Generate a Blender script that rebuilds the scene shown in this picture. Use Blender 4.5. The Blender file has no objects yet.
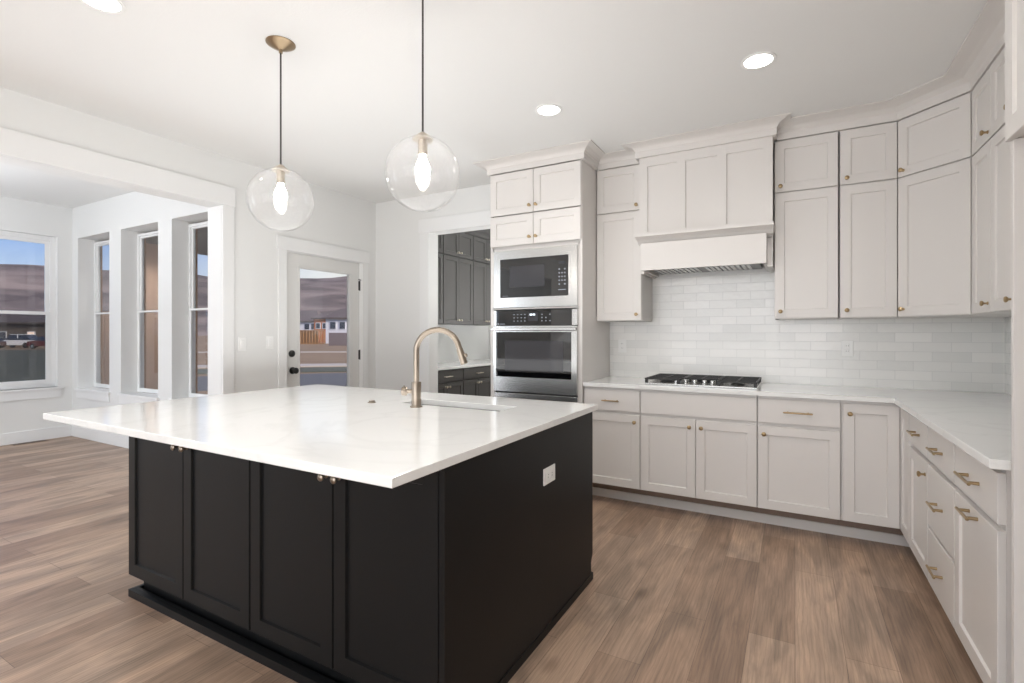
import bpy, bmesh, math, random
from mathutils import Vector, Matrix
S = bpy.context.scene
COL = S.collection
PI = math.pi
random.seed(7)

# ------------------------------------------------------------------ camera
cam_d = bpy.data.cameras.new('camera')
cam = bpy.data.objects.new('camera', cam_d)
COL.objects.link(cam)
cam.location = (0, 0, 1.31)
cam.rotation_euler = (PI / 2, 0, math.atan(283 / 504))
cam_d.sensor_width = 36
cam_d.lens = 36 * 504 / 1024
cam_d.shift_y = -7.5 / 1024
cam_d.clip_start = 0.05
cam_d.clip_end = 3000
S.camera = cam

# ------------------------------------------------------------------ view + world
S.view_settings.view_transform = 'Standard'
S.view_settings.look = 'None'
S.view_settings.gamma = 1
S.view_settings.use_curve_mapping = False
S.view_settings.exposure = 0.16


def lin(c):
    r = []
    for v in c[:3]:
        v = v / 255.0
        r.append(v / 12.92 if v <= 0.04045 else ((v + 0.055) / 1.055) ** 2.4)
    return (r[0], r[1], r[2], 1)


W = bpy.data.worlds.new('sky')
S.world = W
W.use_nodes = True
nt = W.node_tree
nt.nodes.clear()
wo = nt.nodes.new('ShaderNodeOutputWorld')
bg = nt.nodes.new('ShaderNodeBackground')
tc = nt.nodes.new('ShaderNodeTexCoord')
sp = nt.nodes.new('ShaderNodeSeparateXYZ')
rp = nt.nodes.new('ShaderNodeValToRGB')
rp2 = nt.nodes.new('ShaderNodeValToRGB')
mr = nt.nodes.new('ShaderNodeMapRange')
mx = nt.nodes.new('ShaderNodeMix')
mx.data_type = 'RGBA'
nt.links.new(tc.outputs['Generated'], sp.inputs[0])
nt.links.new(sp.outputs['Z'], rp.inputs[0])
nt.links.new(sp.outputs['Z'], rp2.inputs[0])
for r, stops in ((rp, ((0.0, (196, 214, 240)), (0.10, (190, 214, 247)), (0.17, (128, 172, 240)), (0.45, (80, 135, 222)), (1.0, (60, 105, 190)))),
                 (rp2, ((0.0, (240, 232, 222)), (0.12, (250, 250, 247)), (0.30, (170, 200, 240)), (0.6, (95, 145, 222)), (1.0, (60, 105, 190))))):
    e = r.color_ramp.elements
    e[0].position, e[0].color = stops[0][0], lin(stops[0][1])
    e[1].position, e[1].color = stops[-1][0], lin(stops[-1][1])
    for p, c in stops[1:-1]:
        n = e.new(p)
        n.color = lin(c)
nt.links.new(sp.outputs['Y'], mr.inputs[0])
mr.inputs[1].default_value = 0.42
mr.inputs[2].default_value = 0.66
nt.links.new(mr.outputs[0], mx.inputs['Factor'])
nt.links.new(rp.outputs[0], mx.inputs['A'])
nt.links.new(rp2.outputs[0], mx.inputs['B'])
nt.links.new(mx.outputs['Result'], bg.inputs[0])
bg.inputs[1].default_value = 0.86
nt.links.new(bg.outputs[0], wo.inputs[0])

# ------------------------------------------------------------------ light levels (lamps are built further down)
def area_light(name, loc, size, size_y, watts, rgb, rot=(0, 0, 0)):
    d = bpy.data.lights.new(name, 'AREA')
    d.shape = 'RECTANGLE'
    d.size, d.size_y = size, size_y
    d.energy = watts
    d.color = rgb
    o = bpy.data.objects.new(name, d)
    COL.objects.link(o)
    o.location, o.rotation_euler = loc, rot
    return o


# unseen area lights added to even out the room, standing in for bounced flash
area_light('bounce_fill', (-1.5, -2.2, 1.70), 4.2, 3.6, 26, (0.97, 0.985, 1.0), (PI - 0.30, 0, 0))
area_light('front_fill', (-0.95, -3.0, 1.5), 4.0, 2.4, 100, (0.985, 0.99, 1.0), (PI / 2, 0, 0.20))  # direct fill added from behind the camera for the lower fronts
area_light('bounce_fill_kitchen', (-2.3, 2.25, 0.97), 3.0, 1.9, 22, (0.97, 0.985, 1.0), (PI, 0, 0))  # added uplight over the island, lifts the far ceiling and walls
area_light('bounce_fill_nook', (-6.2, 0.3, 1.6), 3.0, 2.6, 48, (0.88, 0.93, 1.0), (PI, 0, 0))  # unseen uplight added to lift the nook
area_light('front_fill_nook', (-6.05, -1.5, 1.45), 1.4, 2.0, 54, (0.86, 0.92, 1.0), (PI / 2, 0, 0))  # added panel at the near nook window, brightens the window wall
area_light('bounce_fill_pantry', (-2.75, 5.7, 1.2), 0.8, 1.4, 24, (0.97, 0.985, 1.0), (PI, 0, 0))  # unseen uplight added to brighten the pantry
sun_d = bpy.data.lights.new('outdoor_fill_sun', 'SUN')
sun_d.energy = 5.6
sun_d.angle = math.radians(18)
sun_d.color = (1.0, 0.86, 0.74)
sun = bpy.data.objects.new('outdoor_fill_sun', sun_d)
COL.objects.link(sun)
sun.rotation_euler = (0, math.radians(58), 0)      # sun added to brighten the ground outside; shines towards -X over the roof

CAN_LENS = 14.0
CAN_WATTS = 31.0
CAN_TINT = (1.0, 0.965, 0.925)
BULB_STRENGTH = 62.0
BULB_TINT = (1.0, 0.95, 0.89)


# ------------------------------------------------------------------ materials
MATS = {}


def base_mat(name):
    m = bpy.data.materials.new(name)
    m.use_nodes = True
    MATS[name] = m
    n = m.node_tree
    return m, n, n.nodes['Principled BSDF']


def paint(name, rgb, rough=0.5, metal=0.0, spec=0.5, bump=0.0, bscale=60, vary=0.0, coat=0.0, bdist=0.002):
    m, n, b = base_mat(name)
    b.inputs['Base Color'].default_value = lin(rgb)
    b.inputs['Roughness'].default_value = rough
    b.inputs['Metallic'].default_value = metal
    b.inputs['Specular IOR Level'].default_value = spec
    b.inputs['Coat Weight'].default_value = coat
    tcn = n.nodes.new('ShaderNodeTexCoord')
    noi = n.nodes.new('ShaderNodeTexNoise')
    noi.inputs['Scale'].default_value = bscale
    noi.inputs['Detail'].default_value = 3
    n.links.new(tcn.outputs['Object'], noi.inputs['Vector'])
    if bump:
        bp = n.nodes.new('ShaderNodeBump')
        bp.inputs['Strength'].default_value = bump
        bp.inputs['Distance'].default_value = bdist
        n.links.new(noi.outputs[0], bp.inputs['Height'])
        n.links.new(bp.outputs[0], b.inputs['Normal'])
    if vary:
        hs = n.nodes.new('ShaderNodeMix')
        hs.data_type = 'RGBA'
        c = lin(rgb)
        hs.inputs['A'].default_value = tuple(v * (1 - vary) for v in c[:3]) + (1,)
        hs.inputs['B'].default_value = tuple(min(1, v * (1 + vary)) for v in c[:3]) + (1,)
        n.links.new(noi.outputs[0], hs.inputs['Factor'])
        n.links.new(hs.outputs['Result'], b.inputs['Base Color'])
    return m


def emit(name, rgb, strength):
    m, n, b = base_mat(name)
    b.inputs['Base Color'].default_value = (0.8, 0.8, 0.8, 1)
    b.inputs['Emission Color'].default_value = (rgb[0], rgb[1], rgb[2], 1)
    b.inputs['Emission Strength'].default_value = strength
    return m


def glass(name, ior=1.45, tint=(1, 1, 1), haze=0.0, rough=0.0):
    m = bpy.data.materials.new(name)
    m.use_nodes = True
    n = m.node_tree
    n.nodes.clear()
    out = n.nodes.new('ShaderNodeOutputMaterial')
    tr = n.nodes.new('ShaderNodeBsdfTransparent')
    tr.inputs[0].default_value = tint + (1,)
    gl = n.nodes.new('ShaderNodeBsdfGlossy')
    gl.inputs['Roughness'].default_value = rough
    lw = n.nodes.new('ShaderNodeLayerWeight')
    lw.inputs[0].default_value = 0.5
    pw = n.nodes.new('ShaderNodeMath')
    pw.operation = 'POWER'
    pw.inputs[1].default_value = 4.5
    n.links.new(lw.outputs['Facing'], pw.inputs[0])
    fr = n.nodes.new('ShaderNodeMath')
    fr.operation = 'MULTIPLY_ADD'
    f0 = ((ior - 1) / (ior + 1)) ** 2
    fr.inputs[1].default_value = 1 - f0
    fr.inputs[2].default_value = f0
    n.links.new(pw.outputs[0], fr.inputs[0])
    mix = n.nodes.new('ShaderNodeMixShader')
    n.links.new(fr.outputs[0], mix.inputs[0])
    n.links.new(tr.outputs[0], mix.inputs[1])
    n.links.new(gl.outputs[0], mix.inputs[2])
    last = mix
    if haze:
        df = n.nodes.new('ShaderNodeBsdfTranslucent')
        df.inputs[0].default_value = (1, 1, 1, 1)
        m2 = n.nodes.new('ShaderNodeMixShader')
        m2.inputs[0].default_value = haze
        n.links.new(mix.outputs[0], m2.inputs[1])
        n.links.new(df.outputs[0], m2.inputs[2])
        last = m2
    n.links.new(last.outputs[0], out.inputs[0])
    MATS[name] = m
    return m


def tile_mat(name, axis):
    m, n, b = base_mat(name)
    tcn = n.nodes.new('ShaderNodeTexCoord')
    s = n.nodes.new('ShaderNodeSeparateXYZ')
    c = n.nodes.new('ShaderNodeCombineXYZ')
    n.links.new(tcn.outputs['Object'], s.inputs[0])
    n.links.new(s.outputs[axis], c.inputs[0])
    n.links.new(s.outputs['Z'], c.inputs[1])
    br = n.nodes.new('ShaderNodeTexBrick')
    br.inputs['Color1'].default_value = lin((240, 239, 236))
    br.inputs['Color2'].default_value = lin((230, 230, 227))
    br.inputs['Mortar'].default_value = lin((221, 221, 219))
    br.inputs['Scale'].default_value = 1
    br.inputs['Mortar Size'].default_value = 0.0016
    br.inputs['Mortar Smooth'].default_value = 0.4
    br.inputs['Brick Width'].default_value = 0.203
    br.inputs['Row Height'].default_value = 0.066
    n.links.new(c.outputs[0], br.inputs['Vector'])
    n.links.new(br.outputs['Color'], b.inputs['Base Color'])
    noi = n.nodes.new('ShaderNodeTexNoise')
    noi.inputs['Scale'].default_value = 22
    noi.inputs['Detail'].default_value = 1
    n.links.new(c.outputs[0], noi.inputs['Vector'])
    mth = n.nodes.new('ShaderNodeMath')
    mth.operation = 'MULTIPLY_ADD'
    n.links.new(br.outputs['Fac'], mth.inputs[0])
    mth.inputs[1].default_value = -0.6
    n.links.new(noi.outputs[0], mth.inputs[2])
    bp = n.nodes.new('ShaderNodeBump')
    bp.inputs['Strength'].default_value = 0.5
    bp.inputs['Distance'].default_value = 0.004
    n.links.new(mth.outputs[0], bp.inputs['Height'])
    n.links.new(bp.outputs[0], b.inputs['Normal'])
    b.inputs['Roughness'].default_value = 0.17
    return m


def floor_mat(name):
    m, n, b = base_mat(name)
    tcn = n.nodes.new('ShaderNodeTexCoord')
    s = n.nodes.new('ShaderNodeSeparateXYZ')
    c = n.nodes.new('ShaderNodeCombineXYZ')
    n.links.new(tcn.outputs['Object'], s.inputs[0])
    n.links.new(s.outputs['Y'], c.inputs[0])
    n.links.new(s.outputs['X'], c.inputs[1])
    br = n.nodes.new('ShaderNodeTexBrick')
    br.offset = 0.37
    br.inputs['Color1'].default_value = lin((188, 162, 141))
    br.inputs['Color2'].default_value = lin((152, 126, 107))
    br.inputs['Mortar'].default_value = lin((116, 96, 82))
    br.inputs['Scale'].default_value = 1
    br.inputs['Mortar Size'].default_value = 0.0011
    br.inputs['Mortar Smooth'].default_value = 0.3
    br.inputs['Bias'].default_value = 0.0
    br.inputs['Brick Width'].default_value = 1.22
    br.inputs['Row Height'].default_value = 0.178
    n.links.new(c.outputs[0], br.inputs['Vector'])
    # long grain
    mp = n.nodes.new('ShaderNodeMapping')
    mp.inputs['Scale'].default_value = (1.6, 34, 1)
    n.links.new(c.outputs[0], mp.inputs[0])
    g = n.nodes.new('ShaderNodeTexNoise')
    g.inputs['Scale'].default_value = 2.2
    g.inputs['Detail'].default_value = 6
    g.inputs['Roughness'].default_value = 0.65
    g.inputs['Distortion'].default_value = 0.6
    n.links.new(mp.outputs[0], g.inputs['Vector'])
    cr = n.nodes.new('ShaderNodeValToRGB')
    cr.color_ramp.elements[0].position = 0.30
    cr.color_ramp.elements[0].color = (0.74, 0.73, 0.72, 1)
    cr.color_ramp.elements[1].position = 0.70
    cr.color_ramp.elements[1].color = (1.14, 1.14, 1.14, 1)
    n.links.new(g.outputs[0], cr.inputs[0])
    mu = n.nodes.new('ShaderNodeMix')
    mu.data_type = 'RGBA'
    mu.blend_type = 'MULTIPLY'
    mu.inputs['Factor'].default_value = 1
    n.links.new(br.outputs['Color'], mu.inputs['A'])
    n.links.new(cr.outputs[0], mu.inputs['B'])
    # cloudy wear
    g2 = n.nodes.new('ShaderNodeTexNoise')
    g2.inputs['Scale'].default_value = 3.5
    g2.inputs['Detail'].default_value = 4
    g2.inputs['Distortion'].default_value = 1.0
    mp2 = n.nodes.new('ShaderNodeMapping')
    mp2.inputs['Scale'].default_value = (0.55, 2.4, 1)
    n.links.new(c.outputs[0], mp2.inputs[0])
    n.links.new(mp2.outputs[0], g2.inputs['Vector'])
    cr2 = n.nodes.new('ShaderNodeValToRGB')
    cr2.color_ramp.elements[0].position = 0.35
    cr2.color_ramp.elements[0].color = (0.68, 0.69, 0.70, 1)
    cr2.color_ramp.elements[1].position = 0.65
    cr2.color_ramp.elements[1].color = (1.10, 1.08, 1.06, 1)
    n.links.new(g2.outputs[0], cr2.inputs[0])
    mu2 = n.nodes.new('ShaderNodeMix')
    mu2.data_type = 'RGBA'
    mu2.blend_type = 'MULTIPLY'
    mu2.inputs['Factor'].default_value = 1
    n.links.new(mu.outputs['Result'], mu2.inputs['A'])
    n.links.new(cr2.outputs[0], mu2.inputs['B'])
    # cathedral figure and small knots
    wv = n.nodes.new('ShaderNodeTexWave')
    wv.bands_direction = 'Y'
    wv.inputs['Scale'].default_value = 9
    wv.inputs['Distortion'].default_value = 9
    wv.inputs['Detail'].default_value = 3
    wv.inputs['Detail Scale'].default_value = 0.8
    mp3 = n.nodes.new('ShaderNodeMapping')
    mp3.inputs['Scale'].default_value = (0.45, 2.2, 1)
    n.links.new(c.outputs[0], mp3.inputs[0])
    n.links.new(mp3.outputs[0], wv.inputs['Vector'])
    cr3 = n.nodes.new('ShaderNodeValToRGB')
    cr3.color_ramp.elements[0].position = 0.0
    cr3.color_ramp.elements[0].color = (0.90, 0.90, 0.90, 1)
    cr3.color_ramp.elements[1].position = 0.35
    cr3.color_ramp.elements[1].color = (1.04, 1.04, 1.04, 1)
    n.links.new(wv.outputs[0], cr3.inputs[0])
    vo = n.nodes.new('ShaderNodeTexVoronoi')
    vo.inputs['Scale'].default_value = 1.0
    mp4 = n.nodes.new('ShaderNodeMapping')
    mp4.inputs['Scale'].default_value = (1.7, 3.1, 1)
    n.links.new(c.outputs[0], mp4.inputs[0])
    n.links.new(mp4.outputs[0], vo.inputs['Vector'])
    cr4 = n.nodes.new('ShaderNodeValToRGB')
    cr4.color_ramp.elements[0].position = 0.02
    cr4.color_ramp.elements[0].color = (0.55, 0.53, 0.50, 1)
    cr4.color_ramp.elements[1].position = 0.14
    cr4.color_ramp.elements[1].color = (1, 1, 1, 1)
    n.links.new(vo.outputs['Distance'], cr4.inputs[0])
    last = mu2
    for r_ in (cr3, cr4):
        m3 = n.nodes.new('ShaderNodeMix')
        m3.data_type = 'RGBA'
        m3.blend_type = 'MULTIPLY'
        m3.inputs['Factor'].default_value = 1
        n.links.new(last.outputs['Result'], m3.inputs['A'])
        n.links.new(r_.outputs[0], m3.inputs['B'])
        last = m3
    n.links.new(last.outputs['Result'], b.inputs['Base Color'])
    b.inputs['Roughness'].default_value = 0.40
    bp = n.nodes.new('ShaderNodeBump')
    bp.inputs['Strength'].default_value = 0.12
    bp.inputs['Distance'].default_value = 0.002
    n.links.new(g.outputs[0], bp.inputs['Height'])
    n.links.new(bp.outputs[0], b.inputs['Normal'])
    return m


def quartz_mat(name):
    m, n, b = base_mat(name)
    tcn = n.nodes.new('ShaderNodeTexCoord')
    g = n.nodes.new('ShaderNodeTexNoise')
    g.inputs['Scale'].default_value = 1.3
    g.inputs['Detail'].default_value = 5
    g.inputs['Distortion'].default_value = 1.6
    n.links.new(tcn.outputs['Object'], g.inputs['Vector'])
    cr = n.nodes.new('ShaderNodeValToRGB')
    e = cr.color_ramp.elements
    e[0].position, e[0].color = 0.47, lin((236, 236, 234))
    e[1].position, e[1].color = 0.53, lin((236, 236, 234))
    v = e.new(0.50)
    v.color = lin((231, 231, 229))
    n.links.new(g.outputs[0], cr.inputs[0])
    n.links.new(cr.outputs[0], b.inputs['Base Color'])
    b.inputs['Roughness'].default_value = 0.10
    return m


def steel_mat(name, rgb, rough=0.28, axis_scale=(2, 2, 120)):
    m, n, b = base_mat(name)
    b.inputs['Base Color'].default_value = lin(rgb)
    b.inputs['Metallic'].default_value = 1
    b.inputs['Roughness'].default_value = rough
    tcn = n.nodes.new('ShaderNodeTexCoord')
    mp = n.nodes.new('ShaderNodeMapping')
    mp.inputs['Scale'].default_value = axis_scale
    noi = n.nodes.new('ShaderNodeTexNoise')
    noi.inputs['Scale'].default_value = 6
    noi.inputs['Detail'].default_value = 3
    n.links.new(tcn.outputs['Object'], mp.inputs[0])
    n.links.new(mp.outputs[0], noi.inputs['Vector'])
    bp = n.nodes.new('ShaderNodeBump')
    bp.inputs['Strength'].default_value = 0.03
    bp.inputs['Distance'].default_value = 0.001
    n.links.new(noi.outputs[0], bp.inputs['Height'])
    n.links.new(bp.outputs[0], b.inputs['Normal'])
    return m


WALL = paint('white_wall_paint', (226, 226, 224), 0.7, bump=0.05, bscale=180)
CEIL = paint('white_ceiling_paint', (229, 229, 227), 0.85, bump=0.25, bscale=90, bdist=0.003)
TRIM = paint('white_trim_paint', (230, 230, 229), 0.4)
CAB = paint('greige_cabinet_paint', (216, 212, 208), 0.38, bump=0.02, bscale=140)
CABBOX = paint('greige_cabinet_carcass', (186, 176, 168), 0.5)
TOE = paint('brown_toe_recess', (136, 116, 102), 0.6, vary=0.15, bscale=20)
ISL = paint('black_island_paint', (16, 17, 18), 0.42, spec=0.22, bump=0.02, bscale=140)
DARK = paint('dark_grey_cabinet_paint', (72, 70, 68), 0.36, bump=0.02, bscale=140)
BRASS = paint('brushed_brass', (174, 151, 116), 0.28, metal=1)
BRONZE = paint('champagne_bronze', (148, 137, 124), 0.3, metal=1)
NICKEL = paint('satin_nickel', (205, 195, 180), 0.3, metal=1)
BLACKM = paint('black_metal', (22, 22, 22), 0.45)
IRON = paint('cast_iron', (40, 40, 40), 0.5, bump=0.1, bscale=200)
STEEL = steel_mat('brushed_stainless', (196, 196, 194), 0.26)
STEELV = steel_mat('dark_stainless', (120, 120, 118), 0.34)
BGLASS = paint('black_oven_glass', (10, 11, 13), 0.03, spec=1.0)
BWIN = paint('oven_window_glass', (56, 56, 60), 0.05, spec=0.6)
PRINT = paint('pale_key_print', (150, 156, 166), 0.5)
QUARTZ = quartz_mat('white_quartz')
FLOOR = floor_mat('oak_planks')
TILEX = tile_mat('white_subway_tile', 'X')
TILEY = tile_mat('white_subway_tile_side', 'Y')
PLATE = paint('white_plastic', (238, 238, 236), 0.3)
SLOT = paint('outlet_slot', (70, 70, 70), 0.6)
SINKM = paint('white_sink', (225, 225, 222), 0.25)
DOORP = paint('grey_door_paint', (218, 217, 214), 0.45)
VINYL = paint('white_vinyl', (234, 234, 233), 0.35)
BROWNF = paint('brown_window_cladding', (150, 110, 76), 0.55)
WGLASS = glass('window_glass', 1.42, (0.96, 0.97, 0.98))
SCREEN = glass('insect_screen', 1.1, (0.70, 0.70, 0.69))
GLOBE = glass('clear_globe_glass', 1.42, (0.985, 0.985, 0.985), haze=0.026)
LENS = emit('downlight_lens', CAN_TINT, CAN_LENS)
BULB = emit('lamp_bulb', BULB_TINT, BULB_STRENGTH)
CORD = paint('dark_cord', (58, 54, 50), 0.5)


# ------------------------------------------------------------------ mesh helpers
class MB:
    def __init__(s):
        s.bm = bmesh.new()

    def box(s, x0, x1, y0, y1, z0, z1, bev=0.0):
        b = bmesh.new()
        vs = [b.verts.new((x, y, z)) for x in (x0, x1) for y in (y0, y1) for z in (z0, z1)]
        for f in ((0, 1, 3, 2), (4, 6, 7, 5), (0, 4, 5, 1), (2, 3, 7, 6), (0, 2, 6, 4), (1, 5, 7, 3)):
            b.faces.new([vs[i] for i in f])
        if bev:
            bmesh.ops.bevel(b, geom=list(b.edges), offset=bev, segments=2, affect='EDGES', profile=0.5)
        s.add(b)
        return s

    def add(s, b):
        me = bpy.data.meshes.new('t')
        b.to_mesh(me)
        b.free()
        s.bm.from_mesh(me)
        bpy.data.meshes.remove(me)

    def loops(s, ls, cap0=True, cap1=True, close=True):
        """bridge successive loops of points"""
        vs = [[s.bm.verts.new(p) for p in l] for l in ls]
        n = len(ls[0])
        for a, c in zip(vs, vs[1:]):
            for i in range(n if close else n - 1):
                j = (i + 1) % n
                s.bm.faces.new((a[i], a[j], c[j], c[i]))
        if cap0:
            s.bm.faces.new(vs[0][::-1])
        if cap1:
            s.bm.faces.new(vs[-1])
        return s

    def lathe(s, prof, center=(0, 0, 0), axis='Z', n=24, cap=True):
        ls = []
        for r, h in prof:
            l = []
            for i in range(n):
                a = 2 * PI * i / n
                u, v = r * math.cos(a), r * math.sin(a)
                if axis == 'Z':
                    p = (u, v, h)
                elif axis == 'Y':
                    p = (u, -h, v)      # h grows towards -y (out of a front)
                else:
                    p = (h, u, v)
                l.append((center[0] + p[0], center[1] + p[1], center[2] + p[2]))
            ls.append(l)
        return s.loops(ls, cap, cap)

    def tube(s, pts, r, n=12, cap=True):
        pts = [Vector(p) for p in pts]
        rs = r if isinstance(r, (list, tuple)) else [r] * len(pts)
        ls = []
        up = None
        for i, p in enumerate(pts):
            t = (pts[min(i + 1, len(pts) - 1)] - pts[max(i - 1, 0)]).normalized()
            if up is None:
                up = Vector((0, 0, 1)) if abs(t.z) < 0.9 else Vector((1, 0, 0))
            a = t.cross(up).normalized()
            up = a.cross(t).normalized()
            ls.append([tuple(p + a * rs[i] * math.cos(2 * PI * k / n) + up * rs[i] * math.sin(2 * PI * k / n)) for k in range(n)])
        return s.loops(ls, cap, cap)

    def sphere(s, c, r, nu=32, nv=18, t0=0.0, t1=PI):
        ls = []
        for j in range(nv + 1):
            t = t0 + (t1 - t0) * j / nv
            rr = max(r * math.sin(t), 1e-4)
            ls.append([(c[0] + rr * math.cos(2 * PI * i / nu), c[1] + rr * math.sin(2 * PI * i / nu), c[2] + r * math.cos(t)) for i in range(nu)])
        return s.loops(ls)

    def rect(s, x0, x1, z0, z1, y):
        return [(x0, y, z0), (x1, y, z0), (x1, y, z1), (x0, y, z1)]

    def shaker(s, x0, x1, z0, z1, stile=0.058, t=0.02, y=0.0, rec=0.009):
        """door leaf: back at y, front at y - t; stile None makes a slab front"""
        c = 0.0018
        R = s.rect
        f = y - t
        ls = [R(x0, x1, z0, z1, y), R(x0, x1, z0, z1, f + c), R(x0 + c, x1 - c, z0 + c, z1 - c, f)]
        if stile:
            a, e = stile, stile + 0.004
            ls += [R(x0 + a, x1 - a, z0 + a, z1 - a, f), R(x0 + e, x1 - e, z0 + e, z1 - e, f + rec)]
        return s.loops(ls)

    def sweep(s, prof, path, closed_prof=True):
        """prof: (out, z) points; path: plan points; out is to the right-hand side of the walk"""
        pts = [Vector((p[0], p[1])) for p in path]
        dirs = [(b - a).normalized() for a, b in zip(pts, pts[1:])]
        ls = []
        for i, p in enumerate(pts):
            d0 = dirs[max(i - 1, 0)]
            d1 = dirs[min(i, len(dirs) - 1)]
            n0 = Vector((d0.y, -d0.x))
            n1 = Vector((d1.y, -d1.x))
            m = (n0 + n1)
            m = m / (m.length_squared / 2) if m.length > 1e-6 else n0
            ls.append([(p.x + m.x * o, p.y + m.y * o, z) for o, z in prof])
        return s.loops(ls)

    def ring_slab(s, o, h, z0, z1, c=0.002):
        """rect slab with a rect hole: o, h = (x0, x1, y0, y1)"""
        def q(r, z, g=0.0):
            x0, x1, y0, y1 = r
            return [(x0 + g, y0 + g, z), (x1 - g, y0 + g, z), (x1 - g, y1 - g, z), (x0 + g, y1 - g, z)]
        return s.loops([q(h, z0), q(o, z0, c), q(o, z0 + c), q(o, z1 - c), q(o, z1, c), q(h, z1, -c), q(h, z1 - c), q(h, z0)], False, False)

    def build(s, name, mat, parent=None, smooth=False, loc=(0, 0, 0), rotz=0.0):
        bmesh.ops.remove_doubles(s.bm, verts=s.bm.verts, dist=1e-6)
        bmesh.ops.recalc_face_normals(s.bm, faces=s.bm.faces)
        me = bpy.data.meshes.new(name)
        s.bm.to_mesh(me)
        s.bm.free()
        for m in (mat if isinstance(mat, (list, tuple)) else [mat]):
            me.materials.append(m)
        if smooth:
            for p in me.polygons:
                p.use_smooth = True
            me.set_sharp_from_angle(angle=math.radians(40))
        o = bpy.data.objects.new(name, me)
        COL.objects.link(o)
        o.location = loc
        o.rotation_euler = (0, 0, rotz)
        if parent:
            o.parent = parent
        return o


def thing(name, label, cat, loc=(0, 0, 0), rotz=0.0, group=None, kind=None):
    o = bpy.data.objects.new(name, None)
    o.empty_display_size = 0.1
    COL.objects.link(o)
    o.location = loc
    o.rotation_euler = (0, 0, rotz)
    return tag(o, label, cat, group, kind)


def tag(o, label=None, cat=None, group=None, kind=None):
    if label:
        o['label'] = label
    if cat:
        o['category'] = cat
    if group:
        o['group'] = group
    if kind:
        o['kind'] = kind
    return o


def struct(o, label=None):
    o['kind'] = 'structure'
    if label:
        o['label'] = label
    return o


def copy_tree(o, parent=None):
    c = o.copy()
    COL.objects.link(c)
    if parent:
        c.parent = parent
    for ch in list(o.children):
        copy_tree(ch, c)
    return c


# ------------------------------------------------------------------ key dimensions
CZ = 2.78            # kitchen ceiling
NZ = 2.93            # nook ceiling
XL = -4.12           # left wall face
YB = 4.39            # kitchen back wall face
YP = 4.20            # pantry opening wall face
XR = 1.185           # right wall face
CT = 0.93            # counter top
FY = 3.76            # lower cabinet carcass front (back run)
FX = 0.565           # lower cabinet carcass front (right run)
UY = 4.05            # upper carcass front (back run)
UX = 0.885           # upper carcass front (right run)
UB, US, UT = 1.418, 2.306, 2.685   # upper bottom, split, top

# ------------------------------------------------------------------ shell
struct(MB().box(-8.4, 1.4, -4.8, 7.0, -0.12, 0).build('floor', FLOOR), 'brown oak plank floor')
struct(MB().box(XL - 0.18, 1.4, -4.8, 7.0, CZ, CZ + 0.14).build('ceiling', CEIL))
struct(MB().box(-8.4, XL - 0.18, -1.6, 3.2, NZ, NZ + 0.14).build('ceiling_nook', CEIL))

OY1 = 2.452           # far jamb of the nook opening
DY0, DY1, DZ = 3.05, 3.985, 2.085   # door rough opening
m = MB()
m.box(XL - 0.18, XL, -4.8, OY1, 2.375, NZ + 0.14)
m.box(XL - 0.18, XL, OY1, DY0, 0, NZ + 0.14)
m.box(XL - 0.18, XL, DY0, DY1, DZ, NZ + 0.14)
m.box(XL - 0.18, XL, DY1, 7.0, 0, NZ + 0.14)
m.box(XL - 0.18, XL, -4.8, -1.5, 0, 2.375)
struct(m.build('wall_left', WALL))
m = MB()                                   # pantry front wall with its opening
PX0 = -3.352
m.box(XL, PX0, YP, YP + 0.14, 0, CZ)
m.box(PX0, -2.33, YP, YP + 0.14, 2.375, CZ)
m.box(-2.33, -2.302, YP, YB + 0.14, 0, CZ)
struct(m.build('wall_pantry_front', WALL))
struct(MB().box(-2.302, 1.4, YB, YB + 0.14, 0, CZ).build('wall_back', WALL))
struct(MB().box(XR, XR + 0.2, -4.8, YB, 0, CZ).build('wall_right', WALL))
struct(MB().box(XL, -2.2, 6.6, 6.74, 0, CZ).build('wall_pantry_end', WALL))
struct(MB().box(-2.2, -2.06, YB + 0.14, 6.74, 0, CZ).build('wall_pantry_side', WALL))
# rear of the great room with a wide window
m = MB()
m.box(XL, -3.6, -4.8, -4.66, 0, CZ)
m.box(0.7, XR, -4.8, -4.66, 0, CZ)
m.box(-3.6, 0.7, -4.8, -4.66, 2.45, CZ)
m.box(-3.6, 0.7, -4.8, -4.66, 0, 0.25)
struct(m.build('wall_rear', WALL))

# nook shell
NX, NY = -8.12, 2.89
BW0, BW1, BZ0, BZ1 = 1.15, 2.74, 0.645, 2.535
m = MB()
m.box(NX - 0.24, NX, -1.6, BW0, 0, NZ)
m.box(NX - 0.24, NX, BW1, NY, 0, NZ)
m.box(NX - 0.24, NX, BW0, BW1, 0, BZ0)
m.box(NX - 0.24, NX, BW0, BW1, BZ1, NZ)
struct(m.build('wall_nook_side', WALL))
WIN = [(-7.96, -7.13), (-6.85, -6.03), (-5.755, -4.97)]
WZ0, WZ1 = 0.60, 2.53
m = MB()
edges = [NX - 0.24] + [v for w in WIN for v in w] + [XL - 0.18]
for i in range(0, len(edges), 2):
    m.box(edges[i], edges[i + 1], NY, NY + 0.24, 0, NZ)
for a, b in WIN:
    m.box(a, b, NY, NY + 0.24, 0, WZ0)
    m.box(a, b, NY, NY + 0.24, WZ1, NZ)
struct(m.build('wall_nook_back', WALL))
m = MB()
m.box(NX - 0.24, -6.75, -1.74, -1.6, 0, NZ)
m.box(-5.32, XL - 0.18, -1.74, -1.6, 0, NZ)
m.box(-6.75, -5.32, -1.74, -1.6, 0, 0.4)
m.box(-6.75, -5.32, -1.74, -1.6, 2.53, NZ)
struct(m.build('wall_nook_near', WALL))

# trims
n_trim = [0]


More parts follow.
